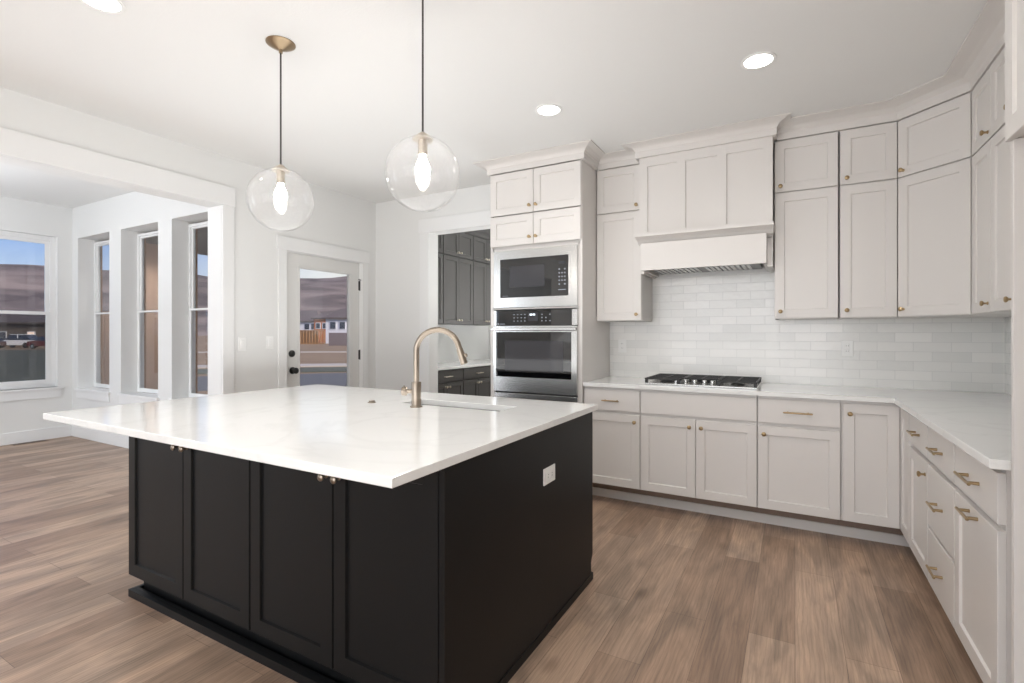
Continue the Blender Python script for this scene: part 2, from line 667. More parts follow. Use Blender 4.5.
def trim(mb, mat=TRIM, label=None):
    n_trim[0] += 1
    return struct(mb.build('trim_%d' % n_trim[0], mat), label)


m = MB()                                   # nook opening casing, jamb lining
m.box(XL - 0.001, XL + 0.018, OY1, OY1 + 0.095, 0, 2.375, 0.002)
m.box(XL - 0.001, XL + 0.022, -1.6, OY1 + 0.105, 2.375, 2.535, 0.003)
m.box(XL - 0.198, XL - 0.001, OY1 - 0.002, OY1 + 0.0, 0, 2.372)
trim(m, label='flat white casing around the wide nook opening')
m = MB()                                   # door casing
m.box(XL, XL + 0.018, DY0 - 0.085, DY0, 0, DZ, 0.002)
m.box(XL, XL + 0.018, DY1, DY1 + 0.085, 0, DZ, 0.002)
m.box(XL, XL + 0.022, DY0 - 0.10, DY1 + 0.10, DZ, DZ + 0.125, 0.003)
trim(m, label='flat white casing around the glazed door')
m = MB()                                   # pantry casing
m.box(PX0 - 0.12, PX0, YP - 0.018, YP, 0, 2.375, 0.002)
m.box(PX0 - 0.135, -2.33, YP - 0.022, YP, 2.375, 2.52, 0.003)
trim(m, label='flat white casing around the pantry opening')
for i, (a, b) in enumerate(WIN):           # stool and apron under each nook window
    m = MB()
    m.box(a - 0.03, b + 0.03, NY - 0.03, NY + 0.16, WZ0 - 0.005, WZ0 + 0.022, 0.003)
    m.box(a - 0.01, b + 0.01, NY - 0.016, NY, WZ0 - 0.10, WZ0 - 0.005, 0.002)
    trim(m)
m = MB()
m.box(NX - 0.16, NX + 0.03, BW0 - 0.04, BW1 + 0.05, BZ0 - 0.025, BZ0, 0.003)
m.box(NX, NX + 0.016, BW0 - 0.02, BW1 + 0.03, BZ0 - 0.13, BZ0 - 0.025, 0.002)
trim(m)
struct(MB().box(NX, XL - 0.18, NY - 0.016, NY, 0, 0.14, 0.003).build('baseboard_nook_back', TRIM))
struct(MB().box(NX, NX + 0.016, -1.6, NY - 0.016, 0, 0.14, 0.003).build('baseboard_nook_side', TRIM))
m = MB()
m.box(XL, XL + 0.015, OY1 + 0.095, DY0 - 0.085, 0, 0.14, 0.003)
m.box(XL, XL + 0.015, DY1 + 0.085, YP, 0, 0.14, 0.003)
struct(m.build('baseboard_left', TRIM))
struct(MB().box(XL + 0.015, PX0 - 0.12, YP - 0.015, YP, 0, 0.14, 0.003).build('baseboard_pantry', TRIM))

# ------------------------------------------------------------------ windows
n_win = [0]


def hung_window(w, z0, z1, loc, rotz, mid, brown=True):
    """double hung unit; local x width, y out of the room, front face at y = 0"""
    n_win[0] += 1
    r = bpy.data.objects.new('window_%d' % n_win[0], None)
    COL.objects.link(r)
    r.location = loc
    r.rotation_euler = (0, 0, rotz)
    struct(r)
    f = 0.028 if brown else 0.055
    st = 0.020 if brown else 0.040
    h = z1 - z0

    def ring(mb, x0, x1, a, b, t, y0, y1):
        mb.box(x0, x0 + t, y0, y1, a, b, 0.002)
        mb.box(x1 - t, x1, y0, y1, a, b, 0.002)
        mb.box(x0 + t, x1 - t, y0, y1, a, a + t, 0.002)
        mb.box(x0 + t, x1 - t, y0, y1, b - t, b, 0.002)
    fr = MB()
    ring(fr, 0, w, z0, z1, f, 0, 0.060)
    fr.build('frame', VINYL, r)
    up = MB()
    ring(up, f, w - f, mid, z1 - f, st, 0.020, 0.044)
    up = up.build('upper_sash', VINYL, r)
    lo = MB()
    ring(lo, f, w - f, z0 + f, mid + st, st, -0.004, 0.018)
    lo = lo.build('lower_sash', VINYL, r)
    MB().box(f + st, w - f - st, 0.031, 0.035, mid + st, z1 - f - st).build('pane', WGLASS, up)
    MB().box(f + st, w - f - st, 0.006, 0.010, z0 + f + st, mid).build('pane', WGLASS, lo)
    if not brown:
        MB().box(f + 0.006, w - f - 0.006, 0.050, 0.052, z0 + f + 0.006, mid + 0.01).build('insect_screen', SCREEN, r)
    if brown:
        c = MB()
        ring(c, -0.02, w + 0.02, z0 - 0.02, z1 + 0.02, 0.052, 0.061, 0.080)
        c.build('exterior_cladding', BROWNF, r)
    return r


for a, b in WIN:
    hung_window(b - a, WZ0 + 0.022, WZ1 - 0.03, (a, NY + 0.168, 0), 0, 1.565)
hung_window(BW1 - BW0, BZ0, BZ1, (NX - 0.06, BW0, 0), PI / 2, 1.55, brown=False)
hung_window(1.43, 0.4, 2.53, (-5.32, -1.63, 0), PI, 1.5, brown=False)
# wide fixed window behind the camera
r = bpy.data.objects.new('window_6', None)
COL.objects.link(r)
r.location = (0.7, -4.70, 0)
r.rotation_euler = (0, 0, PI)
struct(r)
m = MB()
for x in (0, 1.06, 2.14, 3.22, 4.24):
    m.box(x, x + 0.06, 0, 0.08, 0.25, 2.45)
m.box(0, 4.3, 0, 0.08, 0.25, 0.31)
m.box(0, 4.3, 0, 0.08, 2.39, 2.45)
m.build('frame', VINYL, r)
MB().box(0.03, 4.27, 0.035, 0.041, 0.28, 2.42).build('pane', WGLASS, r)

# ------------------------------------------------------------------ glazed door
r = bpy.data.objects.new('door_1', None)
COL.objects.link(r)
r.location = (XL - 0.02, DY0 + 0.01, 0)
r.rotation_euler = (0, 0, PI / 2)
struct(r, 'grey painted door with one tall glass pane and black hardware')
w, h = DY1 - DY0 - 0.02, DZ - 0.008
g0, g1, gz0, gz1 = 0.15, w - 0.135, 0.24, 1.945
def yrect(x0, x1, z0, z1, y):
    return [(x0, y, z0), (x1, y, z0), (x1, y, z1), (x0, y, z1)]
m = MB()
m.loops([yrect(g0, g1, gz0, gz1, 0), yrect(0, w, 0.015, h, 0), yrect(0, w, 0.015, h, 0.044), yrect(g0, g1, gz0, gz1, 0.044), yrect(g0, g1, gz0, gz1, 0)], False, False)
m.build('door_leaf', DOORP, r)
m = MB()
t = 0.014
m.box(g0 - t, g0 + 0.004, -0.008, 0.01, gz0 - t, gz1 + t, 0.002)
m.box(g1 - 0.004, g1 + t, -0.008, 0.01, gz0 - t, gz1 + t, 0.002)
m.box(g0, g1, -0.008, 0.01, gz0 - t, gz0 + 0.004, 0.002)
m.box(g0, g1, -0.008, 0.01, gz1 - 0.004, gz1 + t, 0.002)
m.build('glazing_bead', DOORP, r)
MB().box(g0, g1, 0.018, 0.024, gz0, gz1).build('pane', WGLASS, r)
m = MB().lathe([(0.033, 0), (0.033, 0.008), (0.012, 0.012), (0.012, 0.03), (0.02, 0.034), (0.029, 0.045), (0.029, 0.056), (0.02, 0.066), (0.002, 0.068)], (0.075, 0, 0.965), 'Y')
m.build('knob', BLACKM, r, smooth=True)
m = MB().lathe([(0.032, 0), (0.032, 0.012), (0.022, 0.02), (0.002, 0.022)], (0.066, 0, 1.125), 'Y')
m.box(0.058, 0.074, -0.034, -0.02, 1.12, 1.13, 0.002)
m.build('deadbolt', BLACKM, r, smooth=True)
for hz_ in (0.30, 1.085, 1.835):
    m = MB().tube([(w + 0.005, -0.008, hz_ - 0.055), (w + 0.005, -0.008, hz_ + 0.055)], 0.009)
    m.box(w - 0.015, w + 0.02, -0.003, 0.002, hz_ - 0.05, hz_ + 0.05)
    o = m.build('hinge', BLACKM, r)
    if hz_ > 1.7:
        MB().tube([(w - 0.05, -0.045, hz_ + 0.062), (w + 0.005, -0.012, hz_ + 0.062), (w + 0.05, -0.03, hz_ + 0.062)], 0.006).build('door_stop', BLACKM, r)
m = MB()                                   # jamb lining
m.box(-0.01, 0, -0.018, 0.14, 0, DZ)
m.box(w, w + 0.01, -0.018, 0.14, 0, DZ)
m.box(-0.01, w + 0.01, -0.018, 0.14, h + 0.001, DZ)
m.box(-0.01, w + 0.01, -0.01, 0.16, 0, 0.014)
m.build('jamb', TRIM, r)


# ------------------------------------------------------------------ cabinet hardware
def knob(x, z, parent, mat=BRASS, y=-0.02):
    m = MB().lathe([(0.009, 0), (0.009, 0.003), (0.005, 0.006), (0.005, 0.016), (0.011, 0.02), (0.014, 0.024), (0.014, 0.028), (0.010, 0.032), (0.001, 0.033)], (x, y, z), 'Y', 14)
    return m.build('knob', mat, parent, smooth=True)


def pull(x, z, parent, L=0.13, mat=BRASS, y=-0.02):
    m = MB()
    m.tube([(x - L / 2, y - 0.032, z), (x + L / 2, y - 0.032, z)], 0.0055, 10)
    for s in (-1, 1):
        m.tube([(x + s * L * 0.36, y, z), (x + s * L * 0.36, y - 0.032, z)], [0.0065, 0.0048], 10)
        m.tube([(x + s * L * 0.5, y - 0.032, z), (x + s * (L * 0.5 + 0.003), y - 0.032, z)], [0.0055, 0.003], 10)
    return m.build('bar_pull', mat, parent, smooth=True)


def door(parent, x0, x1, z0, z1, mat=CAB, kn=None, pl=None, stile=0.058, hmat=BRASS, name='door'):
    o = MB().shaker(x0, x1, z0, z1, stile).build(name, mat, parent)
    if kn:
        knob(kn[0], kn[1], o, hmat)
    if pl:
        pull(pl[0], pl[1], o, mat=hmat)
    return o


def drawer(parent, x0, x1, z0, z1, mat=CAB, hmat=BRASS, L=0.13, stile=None, handle=True, dz=0.0):
    o = MB().shaker(x0, x1, z0, z1, stile).build('drawer', mat, parent)
    if handle:
        pull((x0 + x1) / 2, (z0 + z1) / 2 + dz, o, L, hmat)
    return o


G = 0.004
LB, LD0, LD1, LDT = 0.150, 0.700, 0.722, 0.880      # lower: door bottom, door top, drawer bottom, drawer top


def lower_body(parent, w, d, toe=0.155, mat=CAB):
    m = MB()
    m.box(0.001, w - 0.001, 0.0005, d, 0.145, 0.8985)
    m.build('carcass', mat, parent)
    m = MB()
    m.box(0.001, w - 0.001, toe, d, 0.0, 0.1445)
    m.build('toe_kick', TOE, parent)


# ------------------------------------------------------------------ lower run along the back wall
D = YB - FY - 0.002
spec = [(-1.452, -1.0055), (-1.0055, -0.2195), (-0.2195, 0.2505)]
c = thing('lower_cabinet', 'greige lower cabinet with one drawer and one door, beside the oven tower', 'cabinet', (spec[0][0], FY, 0), 0, 'greige lower cabinets')
w = spec[0][1] - spec[0][0]
lower_body(c, w, D)
drawer(c, G, w - G, LD1, LDT)
door(c, G, w - G, LB, LD0, kn=(w - 0.04, LD0 - 0.05))
c = thing('lower_cabinet', 'greige lower cabinet with two doors and plain panel under the gas cooktop', 'cabinet', (spec[1][0], FY, 0), 0, 'greige lower cabinets')
w = spec[1][1] - spec[1][0]
lower_body(c, w, D)
MB().shaker(G, w - G, LD1, LDT, None).build('false_front', CAB, c)
door(c, G, w / 2 - 0.002, LB, LD0, kn=(w / 2 - 0.04, LD0 - 0.05))
door(c, w / 2 + 0.002, w - G, LB, LD0, kn=(w / 2 + 0.04, LD0 - 0.05))
c = thing('lower_cabinet', 'greige lower cabinet with drawer and door between cooktop cabinet and corner', 'cabinet', (spec[2][0], FY, 0), 0, 'greige lower cabinets')
w = spec[2][1] - spec[2][0]
lower_body(c, w, D)
drawer(c, G, w - G, LD1, LDT, L=0.16)
door(c, G, w - G, LB, LD0, kn=(0.04, LD0 - 0.052))
# corner unit with two tall doors meeting in the corner
c = thing('corner_lower_cabinet', 'greige corner lower cabinet with tall drawerless doors meeting in the corner', 'cabinet', (0.2505, FY, 0))
m = MB()
cw = FX - 0.2505
m.loops([[(0.001, 0.0005, z), (cw + 0.0005, 0.0005, z), (cw + 0.0005, -0.279, z), (XR - 0.2505 - 0.002, -0.279, z), (XR - 0.2505 - 0.002, D, z), (0.001, D, z)] for z in (0.145, 0.8985)])
m.build('carcass', CAB, c)
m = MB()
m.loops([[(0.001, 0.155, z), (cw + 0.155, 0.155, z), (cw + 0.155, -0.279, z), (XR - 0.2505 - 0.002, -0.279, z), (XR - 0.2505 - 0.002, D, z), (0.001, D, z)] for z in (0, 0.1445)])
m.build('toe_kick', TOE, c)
door(c, G + 0.006, cw - 0.022, LB, LDT, kn=(0.045, LDT - 0.062))
o = MB().shaker(0.022, 0.276, LB, LDT, 0.058).build('door', CAB, c, loc=(cw, 0, 0), rotz=-PI / 2)

# lower run on the right wall, fronts face -X (local x runs towards the camera)
DR = XR - FX - 0.002
ys = [3.476, 3.030, 2.573, 2.088]
c = thing('lower_cabinet', 'greige lower cabinet with knobbed door under one drawer, next to the corner cabinet', 'cabinet', (FX, ys[0], 0), -PI / 2, 'greige lower cabinets')
w = ys[0] - ys[1] - 0.004
lower_body(c, w, DR)
drawer(c, G, w - G, LD1, LDT)
door(c, G, w - G, LB, LD0, kn=(w - 0.045, LD0 - 0.064))
c = thing('lower_cabinet', 'greige lower cabinet with a stack of three drawers', 'cabinet', (FX, ys[1], 0), -PI / 2, 'greige lower cabinets')
w = ys[1] - ys[2] - 0.004
lower_body(c, w, DR)
drawer(c, G, w - G, LD1, LDT)
drawer(c, G, w - G, 0.418, LD0)
drawer(c, G, w - G, LB, 0.402)
c = thing('lower_cabinet', 'greige lower cabinet with horizontal pull on its door, at the open counter end', 'cabinet', (FX, ys[2], 0), -PI / 2, 'greige lower cabinets')
w = ys[2] - ys[3]
lower_body(c, w, DR)
drawer(c, G, w - G, LD1, LDT, L=0.17)
door(c, G, w - G, LB, LD0, pl=(w / 2, LD0 - 0.024))

# base board along the toe recess
m = MB()
m.sweep([(0.0, 0.0), (0.0, 0.062), (-0.012, 0.062), (-0.012, 0.0)], [(-1.452, FY + 0.140), (FX + 0.140, FY + 0.140), (FX + 0.140, 2.09)])
tag(m.build('toe_kick_board', CAB), 'greige board along the floor under the lower cabinets', 'base board')

# countertop (L shape) and backsplash
m = MB()
c0, c1 = 0.90, CT
cf, cx_ = FY - 0.035, FX - 0.05
pl_ = [(-1.453, cf), (cx_, cf), (cx_, 2.045), (XR - 0.001, 2.045), (XR - 0.001, YB - 0.001), (-1.453, YB - 0.001)]
m.loops([[(x, y, z) for x, y in pl_] for z in (c0, c1)])
b = m.bm
bmesh.ops.bevel(b, geom=[e for e in b.edges if abs(e.verts[0].co.z - e.verts[1].co.z) < 1e-5], offset=0.003, segments=2, affect='EDGES', profile=0.5)
o = m.build('countertop', QUARTZ)
tag(o, 'white quartz countertop wrapping the corner over the greige lower cabinets', 'countertop')

m = MB()
m.loops([[(x, YB - 0.009, z), (x, YB - 0.0005, z)] for x, z in ((0, 0),)] * 0 or [[(-1.452, YB - 0.009, CT + 0.0005), (XR - 0.0005, YB - 0.009, CT + 0.0005), (XR - 0.0005, YB - 0.009, UB - 0.001), (-0.128, YB - 0.009, UB - 0.001), (-0.128, YB - 0.009, 1.79), (-1.072, YB - 0.009, 1.79), (-1.072, YB - 0.009, UB - 0.001), (-1.452, YB - 0.009, UB - 0.001)],
         [(-1.452, YB - 0.0005, CT + 0.0005), (XR - 0.0005, YB - 0.0005, CT + 0.0005), (XR - 0.0005, YB - 0.0005, UB - 0.001), (-0.128, YB - 0.0005, UB - 0.001), (-0.128, YB - 0.0005, 1.79), (-1.072, YB - 0.0005, 1.79), (-1.072, YB - 0.0005, UB - 0.001), (-1.452, YB - 0.0005, UB - 0.001)]])
tag(m.build('tile_backsplash', TILEX), 'glossy white subway tile backsplash behind the gas cooktop', 'backsplash')
m = MB().box(XR - 0.009, XR - 0.0005, 2.045, YB - 0.0095, CT + 0.0005, UB - 0.001)
tag(m.build('tile_backsplash', TILEY), 'narrow view of white tile backsplash on the side wall by the fridge alcove', 'backsplash')


# ------------------------------------------------------------------ upper cabinets
def upper_col(parent, x0, x1, side, mat=CAB, zb=UB, zs=US, zt=UT, hmat=BRASS, kn=True):
    k = x1 - 0.035 if side > 0 else x0 + 0.035
    door(parent, x0, x1, zs + 0.005, zt - 0.014, mat, kn=(k, zs + 0.042) if kn else None, hmat=hmat)
    door(parent, x0, x1, zb + 0.004, zs - 0.005, mat, kn=(k, zb + 0.05) if kn else None, hmat=hmat)


def upper_body(parent, w, d, mat=CAB, zb=UB, zt=UT):
    MB().box(0.001, w - 0.001, 0.0005, d, zb, zt).build('carcass', mat, parent)


CROWN = [(0.0, UT - 0.005), (0.025, UT - 0.005), (0.025, UT + 0.042), (0.029, UT + 0.046), (0.034, UT + 0.056), (0.046, UT + 0.068),
         (0.068, UT + 0.077), (0.095, UT + 0.083), (0.112, UT + 0.086), (0.112, CZ - 0.001), (0.0, CZ - 0.001)]
DU = YB - UY - 0.002
c = thing('upper_cabinet', 'narrow greige upper cabinet between the oven tower and the range hood', 'cabinet', (-1.452, UY, 0), 0, 'greige upper cabinets')
w = -1.072 + 1.452
upper_body(c, w, DU)
upper_col(c, G, w - G, 1)
m = MB().sweep(CROWN, [(0.0, 0), (w, 0)])
m.build('crown', CAB, c)

cells = [(-0.128, 0.256, -1, 'greige upper cabinet with two stacked doors touching the range hood'),
         (0.262, 0.576, -1, 'narrow greige upper cabinet with two stacked doors, next to the angled corner cabinet')]
for x0, x1, sd, lab in cells:
    c = thing('upper_cabinet', lab, 'cabinet', (x0, UY, 0), 0, 'greige upper cabinets')
    w = x1 - x0
    upper_body(c, w, DU)
    upper_col(c, G, w - G, sd)
# diagonal corner
dw = math.hypot(UX - 0.580, UX - 0.580)
Ydc = UY - (UX - 0.580)
c = thing('corner_upper_cabinet', 'angled greige corner upper cabinet with wide stacked doors', 'cabinet', (0.580, UY, 0), -PI / 4)
q = math.sqrt(0.5)
def loc45(x, y):
    dx, dy = x - 0.580, y - UY
    return (dx * q - dy * q, dx * q + dy * q)
pts = [loc45(0.580, UY + 0.001), loc45(UX + 0.001, Ydc), loc45(XR - 0.002, Ydc), loc45(XR - 0.002, YB - 0.002), loc45(0.580, YB - 0.002)]
MB().loops([[(x, y, z) for x, y in pts] for z in (UB, UT)]).build('carcass', CAB, c)
upper_col(c, 0.012, dw - 0.012, -1)
# right wall uppers
DUR = XR - UX - 0.002
c = thing('upper_cabinet', 'greige upper cabinet on the side wall, between corner cabinet and fridge alcove', 'cabinet', (UX, Ydc - 0.004, 0), -PI / 2, 'greige upper cabinets')
upper_body(c, 0.668, DUR)
upper_col(c, G + 0.004, 0.320, 1)
upper_col(c, 0.324, 0.668 - G, 1)
c = thing('upper_cabinet', 'greige side wall upper cabinet nearest to the fridge alcove', 'cabinet', (UX, Ydc - 0.676, 0), -PI / 2, 'greige upper cabinets')
w2 = Ydc - 0.676 - 1.985
upper_body(c, w2, DUR)
upper_col(c, G, w2 / 2 - 0.002, 1)
upper_col(c, w2 / 2 + 0.002, w2 - G, -1)
m = MB().sweep([(o * 1.3 if o > 0.03 else o, z) for o, z in CROWN], [(-0.128, UY), (0.580, UY), (UX, Ydc), (UX, 2.095)])
tag(m.build('crown_moulding', CAB), 'greige crown moulding along the ceiling, bending round the corner cabinets', 'moulding')

# ------------------------------------------------------------------ fridge alcove
PYN = 1.957
m = MB().box(0.545, XR - 0.002, PYN, PYN + 0.02, 0, 1.868, 0.001)
tag(m.build('fridge_side_panel', CAB), 'tall greige end panel of the fridge alcove beside the counter end', 'panel')
c = thing('over_fridge_cabinet', 'deep greige cabinet bridging the fridge alcove above the tall panel', 'cabinet', (0.55, 1.977, 0), -PI / 2)
MB().box(0, 1.0, 0.0005, XR - 0.55 - 0.002, 1.87, UT).build('carcass', CAB, c)
door(c, 0.003, 0.498, 1.866, UT - 0.014, kn=(0.465, 1.92))
door(c, 0.502, 0.997, 1.866, UT - 0.014, kn=(0.535, 1.92))
MB().sweep(CROWN, [(0, 0.2), (0, 0), (1.0, 0)]).build('crown', CAB, c)
m = MB().box(0.545, XR - 0.002, 0.98, 1.0, 0, 1.868, 0.001)
tag(m.build('fridge_side_panel', CAB), 'tall greige end panel of the fridge alcove nearest the camera', 'panel')

# ------------------------------------------------------------------ oven tower
TX0, TX1, TY = -2.300, -1.456, 3.72
c = thing('oven_tower', 'tall greige cabinet housing microwave and wall oven', 'cabinet', (TX0, TY, 0))
w = TX1 - TX0
d = YB - TY - 0.002
m = MB()
m.box(0.0, 0.02, 0, d, 0, UT)
m.box(w - 0.02, w, 0, d, 0, UT)
m.box(0.02, w - 0.02, 0.08, d, 0.0, 0.10)
m.box(0.02, w - 0.02, 0, d, 0.10, 0.12)
m.box(0.02, w - 0.02, 0, d, 0.745, 0.765)
m.box(0.02, w - 0.02, 0, d, 1.518, 1.530)
m.box(0.02, w - 0.02, 0, d, 2.018, 2.035)
m.box(0.02, w - 0.02, 0.02, d, 2.035, UT)
m.box(0.02, w - 0.02, d - 0.02, d, 0.12, 2.02)
m.box(0.02, 0.035, 0, 0.02, 0.12, 2.035)
m.box(w - 0.035, w - 0.02, 0, 0.02, 0.12, 2.035)
m.build('carcass', CAB, c)
h2 = w / 2
for x0, x1, s in ((0.008, h2 - 0.002, 1), (h2 + 0.002, w - 0.006, -1)):
    k = x1 - 0.028 if s > 0 else x0 + 0.028
    door(c, x0, x1, 2.318, UT - 0.014, kn=(k, 2.372))
    door(c, x0, x1, 2.055, 2.308, kn=(k, 2.113))
    door(c, x0, x1, 0.125, 0.74, kn=(k, 0.69))
MB().sweep(CROWN, [(0, YP - TY), (0, 0), (w, 0), (w, UY - TY - 0.03)]).build('crown', CAB, c)

FT = TY - 0.004
# microwave
mw = thing('built_in_microwave', 'stainless built-in microwave with black glass door above the wall oven', 'microwave', (-2.255, FT, 1.534))
w, h = 0.765, 0.480
m = MB()
m.loops([yrect(0.062, w - 0.075, 0.082, 0.408, -0.016), yrect(0.0, w, 0, h, -0.016), yrect(0, w, 0, h, 0.003), yrect(0.062, w - 0.075, 0.082, 0.408, 0.003), yrect(0.062, w - 0.075, 0.082, 0.408, -0.016)], False, False)
m.build('trim_frame', STEEL, mw)
MB().box(0.045, w - 0.045, 0.004, 0.40, 0.0, h - 0.002).build('oven_body', STEELV, mw)
dr = MB().box(0.0625, w - 0.0755, -0.018, -0.002, 0.0825, 0.4075, 0.002).build('door', BGLASS, mw)
MB().box(0.155, 0.482, -0.0186, -0.0181, 0.165, 0.345).build('door_window', BWIN, dr)
m = MB()
for i in range(5):
    for j in range(3):
        x = 0.612 + j * 0.024
        z = 0.175 + i * 0.03
        if i in (1, 2, 3) or j != 1:
            m.lathe([(0.0065, 0), (0.0065, 0.0004)], (x, -0.0181, z), 'Y', 10)
m.box(0.604, 0.668, -0.0185, -0.0181, 0.128, 0.134)
m.build('keypad', PRINT, dr)
m = MB()
m.box(0.607, 0.664, -0.0184, -0.0181, 0.335, 0.36)
m.build('clock_display', BWIN, dr)
m = MB()
for i, ww in enumerate((0.012, 0.006, 0.010, 0.008)):
    m.box(0.088 + i * 0.014, 0.088 + i * 0.014 + ww, -0.0184, -0.0181, 0.094, 0.0985)
m.build('maker_mark', PRINT, dr)

# wall oven
ov = thing('wall_oven', 'stainless single wall oven with black control panel below the microwave', 'oven', (-2.250, FT, 0.770))
w = 0.762
Z = lambda z: z - 0.770
MB().box(0.045, w - 0.045, 0.004, 0.56, 0.0, 0.735).build('oven_body', STEELV, ov)
cp = MB().box(0.022, w - 0.046, -0.022, 0.003, Z(1.381), Z(1.508), 0.002).build('control_panel', BGLASS, ov)
MB().box(0.0, 0.0215, -0.022, 0.003, Z(1.381), Z(1.508), 0.001).build('end_cap', STEEL, ov)
MB().box(w - 0.0455, w, -0.022, 0.003, Z(1.381), Z(1.508), 0.001).build('end_cap', STEEL, ov)
m = MB()
for i in range(4):
    for j in range(3):
        m.box(0.19 + i * 0.034, 0.202 + i * 0.034, -0.0226, -0.0221, Z(1.415 + j * 0.027), Z(1.421 + j * 0.027))
for i in range(3):
    for j in range(3):
        if (i + j) % 4 != 3:
            m.lathe([(0.0055, 0), (0.0055, 0.0004)], (0.455 + i * 0.036, -0.0221, Z(1.418 + j * 0.026)), 'Y', 10)
m.build('keypad', PRINT, cp)
MB().box(0.325, 0.42, -0.0226, -0.0221, Z(1.415), Z(1.485)).build('clock_display', BWIN, cp)
m = MB()
for k, (x, ww) in enumerate(((0.345, 0.008), (0.357, 0.008), (0.372, 0.008), (0.384, 0.008))):
    m.box(x, x + ww, -0.0230, -0.0227, Z(1.463), Z(1.477))
m.build('clock_digits', emit('clock_glow', (0.75, 0.85, 1.0), 1.6), cp)
m = MB()
m.lathe([(0.007, 0), (0.007, 0.0004)], (0.042, -0.0221, Z(1.395)), 'Y', 12)
for i in range(4):
    m.box(0.056 + i * 0.013, 0.065 + i * 0.013, -0.0226, -0.0221, Z(1.391), Z(1.398))
m.build('maker_mark', PRINT, cp)
od = bpy.data.objects.new('oven_door', None)
COL.objects.link(od)
od.parent = ov
m = MB()
gx0, gx1, gz0_, gz1_ = 0.025, w - 0.045, Z(0.95), Z(1.327)
m.loops([yrect(gx0, gx1, gz0_, gz1_, -0.032), yrect(0, w, Z(0.828), Z(1.374), -0.032), yrect(0, w, Z(0.828), Z(1.374), -0.002), yrect(gx0, gx1, gz0_, gz1_, -0.002), yrect(gx0, gx1, gz0_, gz1_, -0.032)], False, False)
m.build('door_frame', STEEL, od)
MB().box(gx0 + 0.0005, gx1 - 0.0005, -0.030, -0.003, gz0_ + 0.0005, gz1_ - 0.0005).build('door_glass', BGLASS, od)
MB().box(0.11, w - 0.115, -0.0306, -0.0301, Z(1.0), Z(1.255)).build('door_window', BWIN, od)
m = MB()
m.box(-0.005, w + 0.005, -0.075, -0.055, Z(1.336), Z(1.362), 0.006)
for x in (0.03, w - 0.05):
    m.box(x, x + 0.02, -0.056, -0.0325, Z(1.340), Z(1.358), 0.002)
m.build('handle', STEEL, od)
m = MB()
m.box(0.0, w, -0.020, 0.003, Z(0.772), Z(0.812), 0.002)
m.build('bottom_trim', STEEL, ov)
MB().box(0.004, w - 0.004, -0.004, 0.003, Z(0.812), Z(0.8275)).build('vent_gap', BLACKM, ov)

# ------------------------------------------------------------------ range hood
HX0, HX1, HY = -1.062, -0.135, 3.945
c = thing('range_hood', 'greige panelled range hood with ledge, above the gas cooktop', 'range hood', (HX0, HY, 0))
w = HX1 - HX0
d = YB - HY - 0.010
MB().box(0.0, w, 0, d, 1.99, UT).build('chimney_box', CAB, c)
# front panel: rails, stiles and three recessed fields in one leaf
m = MB()
f0, f1 = -0.018, -0.006
xs = [0, 0.062, 0.285, 0.345, 0.566, 0.630, w - 0.062, w]
m.box(0, w, f1, 0, 2.06, UT)
m.box(0, w, f0, f1, UT - 0.075, UT - 0.005)
m.box(0, w, f0, f1, 2.075, 2.105)
for i in (0, 2, 4, 6):
    m.box(xs[i], xs[i + 1], f0, f1, 2.105, UT - 0.075)
m.build('front_panel', CAB, c)
MB().sweep(CROWN, [(0, UY - HY), (0, -0.018), (w, -0.018), (w, UY - HY)]).build('crown', CAB, c)
LED = [(0.0, 2.004), (0.02, 2.004), (0.028, 2.013), (0.045, 2.030), (0.075, 2.044), (0.098, 2.052), (0.098, 2.070), (0.0, 2.078)]
LEDX = [(o * 0.28, z) for o, z in LED]
m = MB()
# ledge: deep in front, shallow returns at the sides
ls = []
for (ox, oy, useX) in ((0, d - 0.1, 1), (0, -0.019, 0), (w, -0.019, 0), (w, d - 0.1, 1)):
    l = []
    for (o, z) in LED:
        sx = -1 if ox == 0 else 1
        l.append((ox + sx * o * 0.10, oy - (o if not useX else 0), z))
    ls.append(l)
m.loops(ls)
m.build('ledge', CAB, c)
m = MB()
ax0, ax1, ay = 0.025, w - 0.036, -0.075
m.box(ax0, ax1, ay, ay + 0.02, 1.798, 2.004, 0.001)
m.box(ax0, ax0 + 0.02, ay + 0.02, d, 1.798, 2.004)
m.box(ax1 - 0.02, ax1, ay + 0.02, d, 1.798, 2.004)
m.box(ax0 + 0.02, ax1 - 0.02, ay + 0.02, d, 1.965, 2.004)
m.box(ax1, w, 0.03, d, 1.785, 1.985)
m.box(0, ax0, 0.03, d, 1.785, 1.985)
m.build('apron', CAB, c)
m = MB()
m.box(ax0 + 0.05, ax1 - 0.05, ay + 0.06, d - 0.02, 1.815, 1.963)
m.build('vent_insert', STEELV, c)
m = MB()
for i in range(2):
    x0 = ax0 + 0.08 + i * (ax1 - ax0 - 0.14) / 2
    for k in range(9):
        x = x0 + k * 0.036
        m.box(x, x + 0.022, ay + 0.12, d - 0.08, 1.809, 1.8145)
m.build('baffle_filter', STEEL, c)

